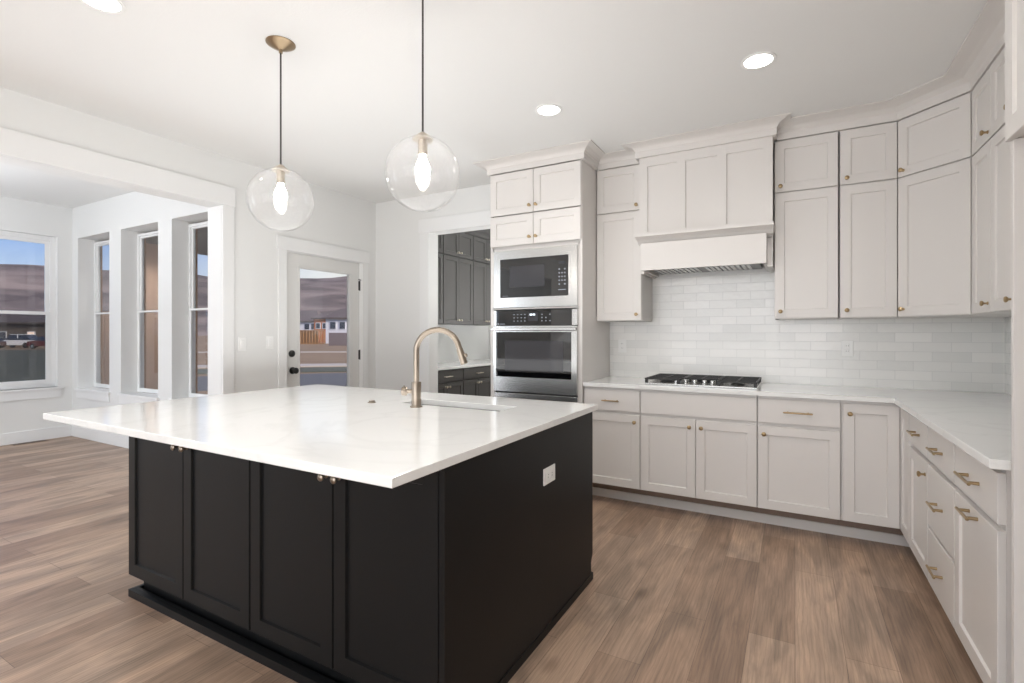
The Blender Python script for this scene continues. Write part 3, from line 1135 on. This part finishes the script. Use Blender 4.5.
# ------------------------------------------------------------------ gas cooktop
c = thing('gas_cooktop', 'stainless gas cooktop with black grates and five knobs on the counter', 'cooktop', (-0.61, 4.075, CT + 0.0005))
MB().box(-0.385, 0.385, -0.25, 0.25, 0, 0.012, 0.004).build('base_plate', STEEL, c)
for (x, y, rr) in ((-0.25, -0.10, 0.042), (-0.25, 0.13, 0.034), (0.0, 0.05, 0.055), (0.25, -0.10, 0.034), (0.25, 0.13, 0.042)):
    m = MB().lathe([(rr + 0.012, 0.0125), (rr + 0.010, 0.018), (rr, 0.020), (rr, 0.028), (rr - 0.008, 0.032), (0.002, 0.033)], (x, y, 0), 'Z', 20)
    m.build('burner', IRON, c, smooth=True)
for gx0, gx1 in ((-0.385, -0.125), (-0.122, 0.122), (0.125, 0.385)):
    m = MB()
    yf = -0.245 if abs(gx0 + gx1) > 0.1 else -0.10
    T = 0.012
    zt0, zt1 = 0.036, 0.048
    m.box(gx0, gx1, yf, yf + T, zt0, zt1, 0.002)
    m.box(gx0, gx1, 0.245 - T, 0.245, zt0, zt1, 0.002)
    m.box(gx0, gx0 + T, yf + T, 0.245 - T, zt0, zt1, 0.002)
    m.box(gx1 - T, gx1, yf + T, 0.245 - T, zt0, zt1, 0.002)
    nb = 5
    for k in range(1, nb):
        y = yf + (0.245 - yf) * k / nb
        m.box(gx0 + T, gx1 - T, y - 0.005, y + 0.005, zt0, zt1, 0.001)
    xm = (gx0 + gx1) / 2
    m.box(xm - 0.005, xm + 0.005, yf + T, 0.245 - T, zt0, zt1 - 0.001, 0.001)
    for x in (gx0 + 0.002, gx1 - 0.022):
        for y in (yf, 0.245 - 0.02):
            m.box(x, x + 0.02, y, y + 0.02, 0.0125, zt0)
    m.build('grate', IRON, c)
for k in range(5):
    x = -0.165 + k * 0.066 + (0.0 if k < 4 else -0.008)
    m = MB().lathe([(0.021, 0.0122), (0.021, 0.016), (0.015, 0.018), (0.0165, 0.038), (0.014, 0.042), (0.001, 0.0425)], (x, -0.185 + (0.012 if k % 2 else 0), 0), 'Z', 18)
    m.build('knob', STEEL, c, smooth=True)


# ------------------------------------------------------------------ outlets and switches
def outlet(name, label, loc, rotz, wide=False, switch=False, group=None):
    c = thing(name, label, 'outlet' if not switch else 'light switch', loc, rotz, group)
    a, b = (0.058, 0.036) if wide else (0.036, 0.058)
    MB().box(-a, a, -0.006, -0.0003, -b, b, 0.002).build('cover_plate', PLATE, c)
    if switch:
        MB().box(-0.017, 0.017, -0.010, -0.0055, -0.033, 0.033, 0.002).build('rocker', PLATE, c)
    else:
        for s in (-1, 1):
            cx_, cz_ = (s * 0.0195, 0) if wide else (0, s * 0.0195)
            f = MB().box(cx_ - 0.016, cx_ + 0.016, -0.008, -0.0055, cz_ - 0.014, cz_ + 0.014, 0.002).build('receptacle', PLATE, c)
            m = MB()
            for dx in (-0.006, 0.006):
                if wide:
                    m.box(cx_ - 0.004, cx_ + 0.004, -0.0084, -0.0079, cz_ + dx - 0.001, cz_ + dx + 0.001)
                else:
                    m.box(cx_ + dx - 0.001, cx_ + dx + 0.001, -0.0084, -0.0079, cz_ - 0.004, cz_ + 0.004)
            m.build('slots', SLOT, f)
    return c


outlet('wall_outlet', 'white outlet on the tiles beside the oven tower', (-1.336, YB - 0.009, 1.205), 0, group='outlets on the backsplash')
outlet('wall_outlet', 'white outlet on the tiles under the narrow upper cabinet', (0.33, YB - 0.009, 1.205), 0, group='outlets on the backsplash')
outlet('light_switch', 'white rocker switch plate on the wall, farther from the glazed door', (XL, 2.625, 1.225), PI / 2, switch=True, group='light switches')
outlet('light_switch', 'white rocker switch plate on the wall right beside the glazed door casing', (XL, 2.885, 1.235), PI / 2, switch=True, group='light switches')

# ------------------------------------------------------------------ island
IX0, IX1, IY0, IY1 = -2.900, -0.945, 1.275, 2.560
c = thing('island_cabinet', 'black island cabinet with four shaker doors under the white top', 'island', (IX0, IY0, 0))
w, d = IX1 - IX0, IY1 - IY0
m = MB()
m.box(0.012, w - 0.022, 0.0, d - 0.02, 0.125, 0.8985)
m.build('carcass', ISL, c)
m = MB()
m.box(0.03, w - 0.022, 0.035, d - 0.06, 0.0, 0.1245)
m.build('toe_kick', ISL, c)
m = MB()
pr = [(w - 0.021, 0.012), (w - 0.021, d)]
# end panel with the toe notch at its far corner
out = [(-0.018, 0.0), (-0.018, 0.9), (d + 0.004, 0.9), (d + 0.004, 0.135), (d - 0.018, 0.098), (d - 0.018, 0.0)]
out = [(y, min(z, 0.8985)) for y, z in out]
m.loops([[(x, y, z) for y, z in out] for x in (w - 0.0205, w)])
m.build('end_panel', ISL, c)
m = MB()
m.loops([[(x, y, z) for y, z in ((-0.001, 0.135), (-0.001, 0.8985), (d - 0.02, 0.8985), (d - 0.02, 0.135))] for x in (0.0, 0.0115)])
m.build('side_panel', ISL, c)
dx = [0.003, 0.491, 0.497, 0.977, 0.985, 1.458, 1.464, w - 0.024]
for i in range(4):
    x0, x1 = dx[2 * i], dx[2 * i + 1]
    k = x1 - 0.03 if i % 2 == 0 else x0 + 0.03
    door(c, x0, x1, 0.112, 0.892, ISL, kn=(k, 0.800), stile=0.06, hmat=BRONZE)
for i in range(2):                          # doors on the sink side
    x0 = 0.5 + i * 0.45
    o = MB().shaker(-0.22, 0.22, 0.13, 0.885, 0.06).build('door', ISL, c, loc=(x0 + 0.23, d - 0.02, 0), rotz=PI)
    knob(-0.18 if i == 0 else 0.18, 0.83, o, BRONZE)
m = MB()                                    # shoe board on the floor
m.sweep([(0.0, 0.0), (0.0, 0.036), (-0.02, 0.040), (-0.034, 0.040), (-0.034, 0.0)], [(-0.004, d - 0.06), (-0.004, -0.018), (w + 0.004, -0.018), (w + 0.004, d + 0.003)])
b = m.build('shoe_board', ISL, c)

m = MB()
SX0, SX1, SY0, SY1 = -1.90, -1.27, 2.13, 2.312
m.ring_slab((-3.150, -0.930, 1.008, 2.602), (SX0, SX1, SY0, SY1), 0.900, CT)
tag(m.build('island_countertop', QUARTZ), 'large white quartz slab overhanging the black island', 'countertop')
c = thing('undermount_sink', 'white undermount sink set into the island countertop', 'sink', ((SX0 + SX1) / 2, (SY0 + SY1) / 2, 0.899))
m = MB()
a, b_ = (SX1 - SX0) / 2, (SY1 - SY0) / 2
def rq(x, y, z):
    return [(-x, -y, z), (x, -y, z), (x, y, z), (-x, y, z)]
m.loops([rq(a + 0.02, b_ + 0.02, -0.0005), rq(a - 0.004, b_ - 0.004, -0.0005), rq(a - 0.012, b_ - 0.012, -0.20), rq(a - 0.03, b_ - 0.03, -0.215)], False, True)
m.build('basin', SINKM, c)
MB().lathe([(0.045, -0.2145), (0.045, -0.212), (0.03, -0.211), (0.002, -0.2125)], (0, 0, 0), 'Z', 20).build('drain', STEEL, c, smooth=True)

# faucet
c = thing('kitchen_faucet', 'champagne bronze gooseneck faucet standing on the island countertop', 'faucet', (-1.72, 2.045, CT), math.atan2(0.489, 0.872))
m = MB().lathe([(0.033, 0.0003), (0.033, 0.006), (0.0255, 0.009), (0.0255, 0.128), (0.0235, 0.132), (0.014, 0.133)], (0, 0, 0), 'Z', 24)
m.build('body', BRONZE, c, smooth=True)
R_ = 0.112
zc = 0.29
pts = [(0, 0, 0.132), (0, 0, 0.2), (0, 0, zc)]
for k in range(1, 17):
    a = PI - k * (PI * 0.93) / 16
    pts.append((R_ + R_ * math.cos(a), 0, zc + R_ * math.sin(a)))
e_ = Vector(pts[-1])
dirv = (Vector(pts[-1]) - Vector(pts[-2])).normalized()
pts.append(tuple(e_ + dirv * 0.012))
MB().tube(pts, 0.0155, 16).build('gooseneck', BRONZE, c, smooth=True)
p0 = e_ + dirv * 0.010
sh = MB().tube([tuple(p0), tuple(p0 + dirv * 0.02), tuple(p0 + dirv * 0.06), tuple(p0 + dirv * 0.085)], [0.0165, 0.018, 0.0195, 0.019], 16).build('spray_head', BRONZE, c, smooth=True)
m = MB().sphere(tuple(p0 + dirv * 0.045 + Vector((0.018, 0, 0.006))), 0.012, 12, 8)
m.build('spray_button', BRONZE, sh, smooth=True)
m = MB().tube([(-0.02, 0, 0.082), (-0.05, 0, 0.082)], 0.012, 14)
m.tube([(-0.046, 0, 0.082), (-0.052, 0, 0.082), (-0.072, 0, 0.082), (-0.076, 0, 0.082)], [0.021, 0.024, 0.024, 0.020], 18)
m.tube([(-0.062, 0, 0.10), (-0.064, 0, 0.112)], 0.004, 8)
m.build('lever_handle', BRONZE, c, smooth=True)
m = MB().lathe([(0.023, 0.0003), (0.023, 0.004), (0.017, 0.006), (0.015, 0.012), (0.002, 0.013)], (0, 0, 0), 'Z', 20)
tag(m.build('air_switch_button', BRONZE, loc=(-2.045, 2.055, CT), smooth=True), 'small round bronze button on island top, apart from the faucet', 'button')
outlet('wall_outlet', 'white sideways outlet on the black island end panel', (IX1 + 0.0001, 2.012, 0.692), PI / 2, wide=True)

# ------------------------------------------------------------------ lamps
def downlight(x, y, label=None, z=CZ, watts=1.0):
    c = thing('recessed_downlight', label, 'ceiling light', (x, y, z), 0, 'recessed ceiling downlights')
    MB().lathe([(0.088, 0.0), (0.088, -0.004), (0.080, -0.007), (0.070, -0.005), (0.070, -0.001)], (0, 0, 0), 'Z', 32, cap=False).build('trim_ring', PLATE, c, smooth=True)
    MB().lathe([(0.0695, -0.0015), (0.069, -0.003), (0.002, -0.0035)], (0, 0, 0), 'Z', 32).build('lens', LENS, c, smooth=True)
    d = bpy.data.lights.new('downlight_lamp', 'SPOT')
    d.energy, d.color = CAN_WATTS * watts, CAN_TINT
    d.spot_size, d.spot_blend, d.shadow_soft_size = math.radians(140), 1.0, 0.06
    o = bpy.data.objects.new('downlight_lamp', d)
    COL.objects.link(o)
    o.parent = c
    o.location = (0, 0, -0.012)
    return c


downlight(-0.172, 3.01, 'round recessed downlight in the ceiling in front of the stacked upper cabinets')
downlight(-1.408, 3.00, 'round recessed downlight in the ceiling in front of the oven tower')
downlight(-2.668, 1.05, 'round recessed downlight cut by the top edge, above the island seating side')
for i, (x, y) in enumerate(((-0.172, 0.95), (-1.408, 0.75), (-2.668, -1.0), (-1.2, -1.4), (0.1, -1.4), (-2.668, -3.0), (-0.6, -3.2))):
    downlight(x, y, 'round recessed downlight in the ceiling behind the camera')
for y in (4.9, 5.9):
    downlight(-2.8, y, 'round recessed downlight in the pantry ceiling')
downlight(-6.2, 0.7, 'round recessed downlight in the nook ceiling', z=NZ)
downlight(-7.55, 3.75, 'round recessed downlight added to the covered patio soffit outside', z=2.62, watts=2.2)  # extra unseen lamp added to brighten the stucco post


def pendant(x, y, zc, R, label):
    c = thing('globe_pendant', label, 'pendant light', (x, y, CZ), 0, 'clear glass globe pendants')
    t = zc - CZ
    MB().lathe([(0.070, -0.0005), (0.070, -0.004), (0.052, -0.016), (0.028, -0.027), (0.010, -0.034), (0.009, -0.05), (0.001, -0.051)], (0, 0, 0), 'Z', 32).build('canopy', BRASS_D, c, smooth=True)
    MB().tube([(0, 0, -0.045), (0, 0, t + R + 0.012)], 0.0042, 10).build('cord', CORD, c, smooth=True)
    MB().lathe([(0.006, t + R + 0.022), (0.012, t + R + 0.018), (0.040, t + R - 0.004), (0.042, t + R - 0.012), (0.02, t + R - 0.014), (0.019, t + R - 0.075), (0.001, t + R - 0.076)], (0, 0, 0), 'Z', 24).build('lamp_holder', NICKEL, c, smooth=True)
    MB().sphere((0, 0, t), R, 48, 32, t0=0.14).build('glass_globe', GLOBE, c, smooth=True)
    m = MB()
    zb = t + R - 0.077
    m.lathe([(0.013, zb), (0.015, zb - 0.012), (0.026, zb - 0.035), (0.031, zb - 0.058), (0.028, zb - 0.078), (0.016, zb - 0.090), (0.002, zb - 0.093)], (0, 0, 0), 'Z', 20)
    m.build('bulb', BULB, c, smooth=True)
    return c


BRASS_D = paint('antique_brass', (160, 140, 114), 0.32, metal=1)
pendant(-2.268, 1.65, 1.988, 0.157, 'clear glass globe pendant with visible brass ceiling canopy, nearer the nook')
pendant(-1.345, 1.64, 1.972, 0.153, 'clear glass globe pendant with long cord, nearer the oven tower')

# floor register in the nook
c = thing('floor_vent', 'brown floor register beside the nook baseboard', 'vent', (NX + 0.09, 2.45, 0.0005))
MB().box(-0.055, 0.055, -0.16, 0.16, 0, 0.004, 0.001).build('frame', TOE, c)
m = MB()
for k in range(12):
    m.box(-0.04, 0.04, -0.145 + k * 0.0245, -0.133 + k * 0.0245, 0.0042, 0.006)
m.build('louvres', BLACKM, c)

# ------------------------------------------------------------------ pantry
PXF, PXL = -3.765, -3.51
edges = [4.36, 4.957, 5.615, 6.27]
labs = ['dark grey pantry upper cabinet showing only a sliver beside the opening casing', 'dark grey pantry upper cabinet with two pairs of knobbed doors in full view', 'dark grey pantry upper cabinet half hidden behind the oven tower']
for i in range(3):
    y0, y1 = edges[i], edges[i + 1]
    c = thing('pantry_upper_cabinet', labs[i], 'cabinet', (PXF, y0 + 0.003, 0), PI / 2, 'dark pantry upper cabinets')
    w = y1 - y0 - 0.006
    MB().box(0, w, 0.0005, PXF - XL - 0.003, 1.435, 2.625).build('carcass', DARK, c)
    h2 = w / 2
    for x0, x1, k in ((0.003, h2 - 0.0015, h2 - 0.03), (h2 + 0.0015, w - 0.003, h2 + 0.03)):
        door(c, x0, x1, 2.295, 2.62, DARK, kn=(k, 2.345), hmat=NICKEL, stile=0.05)
        door(c, x0, x1, 1.438, 2.283, DARK, kn=(k, 1.485), hmat=NICKEL, stile=0.05)
m = MB().sweep([(o, z - UT + 2.63 + 0.0) if z < UT + 0.08 else (o, CZ - 0.001) for o, z in CROWN], [(PXF, 4.36), (PXF, 6.27)])
tag(m.build('crown_moulding', DARK), 'dark grey crown moulding over the pantry upper cabinets', 'moulding')
ledges = [4.36, 5.02, 5.68, 6.34]
labs = ['dark grey pantry lower cabinet whose drawer stands behind the faucet spout', 'dark grey pantry lower cabinet nearest the oven tower edge', 'dark grey pantry lower cabinet deepest in the pantry, hidden by the oven tower']
for i in range(3):
    y0, y1 = ledges[i], ledges[i + 1]
    c = thing('pantry_lower_cabinet', labs[i], 'cabinet', (PXL, y0 + 0.003, 0), PI / 2, 'dark pantry lower cabinets')
    w = y1 - y0 - 0.006
    MB().box(0, w, 0.0005, PXL - XL - 0.003, 0.11, 0.8985).build('carcass', DARK, c)
    MB().box(0, w, 0.07, PXL - XL - 0.003, 0.0, 0.1095).build('toe_kick', DARK, c)
    h2 = w / 2
    drawer(c, 0.004, w - 0.004, 0.755, 0.885, DARK, NICKEL, L=0.14)
    door(c, 0.004, h2 - 0.0015, 0.12, 0.742, DARK, kn=(h2 - 0.03, 0.70), hmat=NICKEL, stile=0.05)
    door(c, h2 + 0.0015, w - 0.004, 0.12, 0.742, DARK, kn=(h2 + 0.03, 0.70), hmat=NICKEL, stile=0.05)
m = MB().box(XL + 0.001, PXL + 0.03, 4.345, 6.36, 0.90, CT, 0.003)
tag(m.build('pantry_countertop', QUARTZ), 'white quartz countertop over the dark pantry lower cabinets', 'countertop')

# ------------------------------------------------------------------ outside
a_ = math.atan(283 / 504)
Fv = Vector((-math.sin(a_), math.cos(a_), 0))
Rv = Vector((math.cos(a_), math.sin(a_), 0))


def plan(u, dist, z=0.0):
    """plan point at a given depth along a sight line (used once, to fix where far things stand)"""
    p = Fv * dist + Rv * (u - 512) / 504 * dist
    return Vector((p.x, p.y, z))


GZ = -0.5
DIRT = paint('dry_lot_soil', (134, 112, 84), 0.95, vary=0.35, bscale=0.25)
GRASSM = paint('dull_winter_grass', (84, 86, 70), 0.95, vary=0.7, bscale=0.35)
ROADM = paint('asphalt', (92, 92, 90), 0.9, vary=0.1, bscale=2)
WALKM = paint('concrete_walk', (176, 168, 156), 0.9, vary=0.06, bscale=3)
HILLM, hn, hb = base_mat('dry_hillside')
hb.inputs['Roughness'].default_value = 1.0
hb.inputs['Specular IOR Level'].default_value = 0.1
h_tc, h_mp = hn.nodes.new('ShaderNodeTexCoord'), hn.nodes.new('ShaderNodeMapping')
h_no, h_cr = hn.nodes.new('ShaderNodeTexNoise'), hn.nodes.new('ShaderNodeValToRGB')
h_mp.inputs['Scale'].default_value = (0.008, 0.008, 0.045)
h_no.inputs['Detail'].default_value = 5
h_no.inputs['Scale'].default_value = 1.0
h_no.inputs['Distortion'].default_value = 1.2
h_cr.color_ramp.elements[0].position, h_cr.color_ramp.elements[0].color = 0.36, lin((78, 72, 72))
h_cr.color_ramp.elements[1].position, h_cr.color_ramp.elements[1].color = 0.64, lin((130, 119, 113))
hn.links.new(h_tc.outputs['Object'], h_mp.inputs[0])
hn.links.new(h_mp.outputs[0], h_no.inputs['Vector'])
hn.links.new(h_no.outputs[0], h_cr.inputs[0])
hn.links.new(h_cr.outputs[0], hb.inputs['Base Color'])
o = struct(MB().box(-900, 300, -500, 900, GZ - 0.3, GZ).build('ground', DIRT), 'dry open ground outside')


def strip(name, u0, u1, d0, d1, thick, mat, lift, label):
    p0, p1 = plan(u0, d0), plan(u1, d1)
    dr = (p1 - p0).normalized()
    nn = Vector((-dr.y, dr.x, 0))
    m = MB()
    q = [p0, p1, p1 + nn * thick, p0 + nn * thick]
    m.loops([[(v.x, v.y, z) for v in q] for z in (GZ - 0.05, GZ + lift)])
    return struct(m.build(name, mat), label)


strip('road', 150, 470, 15.5, 19.0, 6.2, ROADM, 0.01, 'asphalt street outside the glazed door')
strip('sidewalk', 150, 470, 26.0, 29.5, 2.2, WALKM, 0.06, 'nearer pale sidewalk beyond the street')
strip('sidewalk', 150, 470, 48, 50, 2.0, WALKM, 0.05, 'farther pale sidewalk across the dirt lot')
strip('lawn_strip', 150, 470, 22.2, 25.4, 3.4, GRASSM, 0.03, 'dull grass strip along the street')
p = [plan(-260, 11), plan(120, 11), plan(120, 56), plan(-420, 60)]
struct(MB().loops([[(v.x, v.y, z) for v in p] for z in (GZ - 0.05, GZ + 0.03)]).build('lawn', GRASSM), 'dull grass outside the nook')

# hills
m = MB()
rings = []
for j in range(7):
    rr = 560 + j * 75
    fall = (0.0, 0.30, 0.60, 0.86, 1.0, 0.96, 0.75)[j]
    l = []
    for i in range(121):
        az = math.radians(20 + 170 * i / 120)     # from +X axis
        hgt = 76 + 5 * math.sin(i * 0.17 + 1) + 3.5 * math.sin(i * 0.41) + 1.8 * math.sin(i * 0.93 + 2)
        hgt *= rr / 860
        rid = 1 - 0.18 * abs(math.sin(i * 0.62 + j * 0.5)) * (1 - abs(fall - 0.5)) if 0 < j < 4 else 1
        l.append((rr * math.cos(az), rr * math.sin(az), GZ + 1.20 * hgt * fall * rid - (1.0 if j == 0 else 0)))
    rings.append(l)
m.loops(rings, False, False, close=False)
struct(m.build('hills', HILLM, smooth=True), 'bare brown hills on the horizon')

ROOF = paint('dark_shingles', (92, 84, 82), 0.9, vary=0.1, bscale=4)
SIDING = paint('pale_siding', (206, 208, 212), 0.8, vary=0.04, bscale=2)
SIDING2 = paint('grey_brown_siding', (96, 88, 80), 0.8, vary=0.06, bscale=2)
SHEATH = paint('orange_sheathing', (176, 112, 76), 0.8, vary=0.2, bscale=3)
WPANE = paint('dark_house_pane', (60, 66, 76), 0.15)
LIT = emit('lit_house_pane', (0.95, 0.55, 0.26), 0.9)
TIMBER = paint('raw_timber', (150, 116, 80), 0.8, vary=0.15, bscale=6)
GREYF = paint('grey_fence_board', (112, 102, 102), 0.85, vary=0.08, bscale=5)


def house(label, u, dist, w, d, eave, ridge, wall, roof, wins, lit=(), hip=2.0, group='houses across the lot', turn=0.0):
    p = plan(u, dist, GZ)
    c = thing('house', label, 'house', p, a_ + turn, group)
    MB().box(-w / 2, w / 2, 0, d, 0, eave).build('walls', wall, c)
    m = MB()
    e = 0.5
    m.loops([[(-w / 2 - e, -e, eave), (w / 2 + e, -e, eave), (w / 2 + e, d + e, eave), (-w / 2 - e, d + e, eave)],
             [(-w / 2 - e, -e, eave + 0.25), (w / 2 + e, -e, eave + 0.25), (w / 2 + e, d + e, eave + 0.25), (-w / 2 - e, d + e, eave + 0.25)],
             [(-w / 2 + hip, d / 2 - 0.1, ridge), (w / 2 - hip, d / 2 - 0.1, ridge), (w / 2 - hip, d / 2 + 0.1, ridge), (-w / 2 + hip, d / 2 + 0.1, ridge)]])
    m.build('roof', roof, c)
    for k, (x, z, ww, hh) in enumerate(wins):
        f = MB().box(x - 0.12, x + ww + 0.12, -0.08, -0.001, z - 0.12, z + hh + 0.12).build('window', SIDING, c)
        MB().box(x, x + ww, -0.11, -0.081, z, z + hh).build('pane', LIT if k in lit else WPANE, f)
    return c


house('pale two storey house with dark hip roof at the pane edge by the door knob', 298, 120, 9.6, 9, 4.7, 7.6, SIDING, ROOF, [(1.6, 2.9, 1.1, 1.3), (3.2, 2.9, 1.0, 1.3), (-1.5, 2.9, 1.1, 1.3)])
house('unfinished house with orange sheathing in the middle of the door pane', 321, 107, 3.0, 4, 5.0, 6.3, SHEATH, ROOF, [(-1.0, 3.0, 0.8, 1.1), (0.4, 3.0, 0.6, 1.1)], hip=1.0)
house('pale two storey house with dark hip roof at the pane edge by the hinges', 343, 96, 6.6, 6, 4.7, 6.8, SIDING, ROOF, [(-2.4, 2.8, 1.0, 1.3), (-0.6, 2.8, 1.0, 1.3), (1.2, 2.8, 1.0, 1.3)])
house('low grey brown house with lit window behind the parked cars', 12, 78, 38, 9, 3.4, 5.5, SIDING2, ROOF, [(-2.4, 0.8, 1.5, 1.3), (2.5, 1.1, 1.0, 1.0), (6.0, 0.8, 1.5, 1.3)], lit=(1,), group='houses across the lot')

# timber frame and fence on the lot
p = plan(312, 90, GZ)
c = thing('timber_frame', 'raw timber wall framing standing on the dirt lot beyond the glazed door', 'framing', p, a_)
m = MB()
m.box(-2.2, 2.2, 0, 0.15, 0, 0.15)
m.box(-2.2, 2.2, 0, 0.15, 2.35, 2.5)
for k in range(9):
    m.box(-2.2 + k * 0.53, -2.05 + k * 0.53, 0.001, 0.149, 0.15, 2.35)
m.build('studs', TIMBER, c)
MB().box(-2.2, 0.9, 0.16, 0.20, 0, 2.4).build('sheathing', TIMBER, c)
p = plan(341, 78, GZ)
c = thing('board_fence', 'grey board fence beside the timber framing beyond the glazed door', 'fence', p, a_)
m = MB()
for k in range(20):
    m.box(-1.9 + k * 0.2, -1.715 + k * 0.2, 0, 0.03, 0, 2.0)
m.build('boards', GREYF, c)
MB().box(-1.9, 2.1, 0.031, 0.07, 1.6, 1.7).build('rail', GREYF, c)


# parked cars
CARW = paint('white_car_paint', (232, 234, 236), 0.3, coat=0.5)
CARR = paint('dark_red_car_paint', (112, 40, 36), 0.3, coat=0.5)
CARG = paint('dark_car_paint', (70, 44, 44), 0.3, coat=0.5)
TYRE = paint('tyre_rubber', (26, 26, 27), 0.8)


def car(label, u, dist, mat, tall, turn):
    p = plan(u, dist, GZ + 0.03)
    c = thing('car', label, 'car', p, a_ + turn, 'cars parked outside the nook')
    L2, W2 = 2.25, 0.88
    m = MB()
    t = tall
    sil = [(-L2, 0.35), (-L2, 0.72), (-L2 + 0.1, 0.92), (-1.05, 1.0), (1.9, 0.98), (L2, 0.85), (L2, 0.35)]
    m.loops([[(x, y * W2, z) for x, z in sil] for y in (-1, -0.94, 0.94, 1)])
    m.build('body', mat, c, smooth=True)
    cab = [(-1.15, 0.99), (-0.45, t), (1.35, t), (2.0, 0.98)]
    m = MB()
    m.loops([[(x, y * 0.76 if z > 1.1 else y * 0.85, z) for x, z in cab] for y in (-1, 1)])
    k = m.build('cabin', WPANE, c)
    m = MB()
    m.box(-0.5, 1.4, -0.78, 0.78, t - 0.02, t + 0.05, 0.02)
    for s in (-1, 1):
        m.box(0.40, 0.50, s * 0.79 - 0.03, s * 0.79 + 0.03, 0.99, t)
    m.build('roof', mat, c)
    for x in (-1.4, 1.4):
        for s in (-1, 1):
            m = MB()
            for (r_, y) in ((0.33, 0),):
                m.lathe([(0.2, -0.10), (0.33, -0.09), (0.33, 0.09), (0.2, 0.10)], (x, s * 0.8, 0.33), 'Y', 20)
            wh = m.build('wheel', TYRE, c)
            MB().lathe([(0.19, -0.115), (0.19, 0.115)], (x, s * 0.8, 0.33), 'Y', 14).build('rim', STEEL, wh)
    return c


car('white parked car outside the nook window', 19, 66, CARW, 1.70, 0.12)
car('dark red parked car beside the white one, cut by the nook window edge', 50, 60, CARR, 1.5, -0.2)
car('dark parked car at the left edge of the nook window', -20, 62, CARG, 1.5, 0.1)

# covered patio outside the nook windows and the door
STUCCO = paint('brown_stucco', (206, 172, 148), 0.9, bump=0.3, bscale=60)
SOFF = paint('grey_soffit', (150, 148, 144), 0.8)
struct(MB().box(-8.55, XL - 0.18, NY + 0.26, 6.6, 2.62, 2.9).build('patio_roof', SOFF), 'grey patio soffit outside')
struct(MB().box(-8.4, XL - 0.18, NY + 0.25, 6.6, -0.5, -0.12).build('patio_slab', WALKM), 'concrete patio slab outside')
c = thing('patio_post', 'brown stucco patio post seen through the middle nook window', 'post', (-8.28, 3.86, -0.12))
MB().box(-0.16, 0.16, -0.16, 0.16, 0, 2.738).build('shaft', STUCCO, c)
MB().box(-0.2, 0.2, -0.2, 0.2, 0, 0.4, 0.01).build('base_block', STUCCO, c)
m = MB()
for k in range(8):
    m.box(-8.3, -8.26, 3.18 + k * 0.057, 3.232 + k * 0.057, -0.12, 1.62)
tag(m.build('privacy_screen', STUCCO), 'brown board privacy screen outside the corner nook window', 'screen')
